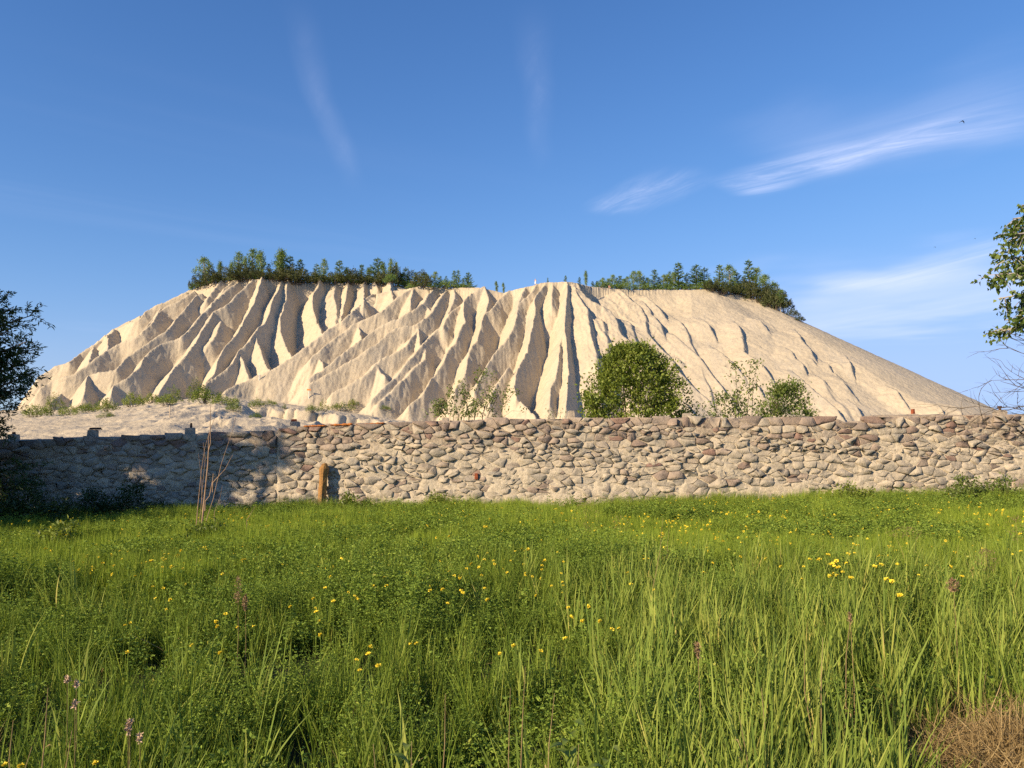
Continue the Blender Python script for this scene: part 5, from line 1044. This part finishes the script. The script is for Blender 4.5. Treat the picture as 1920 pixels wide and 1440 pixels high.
# ------------------------------------------------------------------ people on the hilltop, birds, markers
m_skin = plain_mat('skin', (.55, .33, .23), .6, .05); m_white = plain_mat('white_cloth', (.80, .79, .76), .8, .05); m_hair = plain_mat('dark_hair', (.05, .03, .02), .6, .2); m_red = plain_mat('red_cloth', (.45, .06, .04), .8, .1)
def person(loc, rz, cloth, lab, sit=False):
    t = empty('person', loc, rz)
    def skin(nm, J, E_, mat, parent):
        me = bpy.data.meshes.new(nm); me.from_pydata([j[:3] for j in J], E_, []); o = obj(nm, me, parent); m = o.modifiers.new('skin', 'SKIN')
        for v, j in zip(me.skin_vertices[0].data, J): v.radius = (j[3], j[4] if len(j) > 4 else j[3])
        me.skin_vertices[0].data[0].use_root = True; o.modifiers.new('sub', 'SUBSURF').levels = 1; me.materials.append(mat); return o
    # pelvis 0, waist, chest, neck, head; arms bent with hands on the hips; legs
    if not sit: J = [(0, 0, .92, .13, .10), (0, 0, 1.10, .11, .09), (0, 0, 1.32, .15, .10), (0, 0, 1.47, .05), (0, -.01, 1.56, .085, .09), (0, 0, 1.70, .07, .08), (.19, 0, 1.38, .05), (.34, 0, 1.16, .04), (.20, -.06, 1.0, .033), (-.19, 0, 1.38, .05), (-.34, 0, 1.16, .04), (-.20, -.06, 1.0, .033), (.09, 0, .86, .085), (.10, -.01, .48, .055), (.10, .02, .08, .04), (.10, -.12, .04, .035), (-.09, 0, .86, .085), (-.11, -.01, .48, .055), (-.12, .02, .08, .04), (-.12, -.12, .04, .035)]
    else: J = [(0, 0, .14, .14, .12), (0, .02, .35, .11, .10), (0, 0, .56, .15, .11), (0, 0, .70, .05), (0, -.02, .79, .085), (0, 0, .93, .07), (.18, 0, .62, .05), (.24, -.12, .42, .04), (.12, -.32, .40, .033), (-.18, 0, .62, .05), (-.24, -.12, .42, .04), (-.12, -.32, .40, .033), (.09, -.05, .14, .085), (.12, -.38, .38, .055), (.12, -.55, .06, .04), (.12, -.68, .04, .035), (-.09, -.05, .14, .085), (-.12, -.38, .38, .055), (-.12, -.55, .06, .04), (-.12, -.68, .04, .035)]
    E_ = [(0, 1), (1, 2), (2, 3), (3, 4), (4, 5), (2, 6), (6, 7), (7, 8), (2, 9), (9, 10), (10, 11), (0, 12), (12, 13), (13, 14), (14, 15), (0, 16), (16, 17), (17, 18), (18, 19)]
    skin('body', J, E_, m_skin, t)
    z = J[4][2]; hy = J[4][1]; skin('hair', [(0, hy + .03, z + .13, .085, .09), (0, hy + .07, z, .075), (0, hy + .08, z - .16, .05)], [(0, 1), (1, 2)], m_hair, t)
    if not sit: skin('dress', [(0, 0, 1.12, .135, .115), (0, 0, 1.36, .17, .12), (0, 0, .9, .17, .14), (0, 0, .6, .21, .18), (0, 0, .32, .24, .2)], [(0, 1), (0, 2), (2, 3), (3, 4)], cloth, t)
    else: skin('shirt', [(0, .01, .38, .135, .125), (0, 0, .58, .175, .13), (0, 0, .18, .16, .14)], [(0, 1), (0, 2)], cloth, t)
    tag(t, lab, 'person')
def rim_top(px, py):
    """point of the skyline in a pixel column at or just below the given row"""
    for q in range(14):
        p = hill_hit(px, py - 6 + q); a_, b_ = pix_dir(px, py - 6 + q)
        if abs(CAM_Z + b_ * p.y - p.z) < .25: return p
    return p
p = rim_top(1004, 529); person((p.x, p.y + .3, p.z - .03), .2, m_white, 'person in a white dress standing on the hilltop with arms bent')
p = rim_top(1142, 542); person((p.x, p.y, p.z - .02), .4, m_red, 'tiny person in red sitting on the hilltop rim', True)
m_bird = plain_mat('dark_feathers', (.02, .02, .025), .6, .1)
for px, py, d, sc, lab in ((1804, 227, 45, 1.0, 'dark bird with angled wings gliding in the sky at upper right'), (1753, 463, 70, .6, 'tiny bird in the sky left of the birch, lower of two'), (1828, 447, 70, .55, 'tiny bird in the sky close to the birch, upper of two')):
    t = empty('bird', at(px, py, d), .2); t.scale = (sc,) * 3; s = Leaves(); s.tube([(0, .12, 0), (0, .05, .005), (0, -.03, .005), (0, -.10, .01)], [.006, .022, .024, .008], .5, 6); obj('body', s.mesh('body', m_bird), t)
    for sg in (-1, 1):
        v = [(0, -.05, .012), (0, .03, .012), (sg * .09, .02, -.03), (sg * .09, -.06, -.03), (sg * .19, .07, -.10), (sg * .18, .03, -.095)]; v += [(x, y, z - .006) for x, y, z in v]
        f = [(0, 1, 2, 3), (3, 2, 4, 5), (6, 9, 8, 7), (9, 11, 10, 8), (1, 7, 8, 2), (2, 8, 10, 4), (0, 3, 9, 6), (3, 5, 11, 9), (4, 10, 11, 5), (0, 6, 7, 1)]
        obj('wing', mesh_np('wing', v, np.array(f), [m_bird]), t)
    v = [(-.015, .11, .003), (.015, .11, .003), (.03, .20, .003), (-.03, .20, .003)]; v += [(x, y, z - .004) for x, y, z in v]; obj('tail', mesh_np('tail', v, np.array([(0, 1, 2, 3), (7, 6, 5, 4), (0, 4, 5, 1), (1, 5, 6, 2), (2, 6, 7, 3), (3, 7, 4, 0)]), [m_bird]), t)
    tag(t, lab, 'bird')
m_tan = plain_mat('pale_wood', (.50, .40, .28), .8, .15); m_orange = plain_mat('orange_paint', (.62, .22, .06), .6, .1)
for px, y0, y1, r, kind, lab in ((318, 762, 783, .05, 'stake', 'thin pale stake standing in the sand left of centre'), (486, 700, 714, .07, 'white', 'white marker post at the foot of the gully'), (579, 735, 752, .06, 'sign', 'small orange-topped warning sign on a white post in the sand')):
    p = hill_hit(px, y1, 60); h = (y1 - y0) / F_PX * p.y; t = empty('marker_post', p); s = Leaves(); s.tube([(0, 0, -.2), (0, 0, h * .5), (0, 0, h)], [r, r, r * .95], .5, 7); obj('post', s.mesh('post', m_tan if kind == 'stake' else m_white, True), t)
    if kind == 'sign': o = rough_block('sign_panel', (0, 0, 0), (.85, .05, .32), m_orange, t, 5, 1.0, 0, .01, 1); o.location = (0, -.08, h - .1)
    else: s = Leaves(); s.tube([(0, 0, h - .02), (0, 0, h + .08)], [r * 1.25, r * .6], .5, 7); obj('cap', s.mesh('cap', m_tan if kind == 'stake' else m_white, True), t)
    tag(t, lab, 'post')
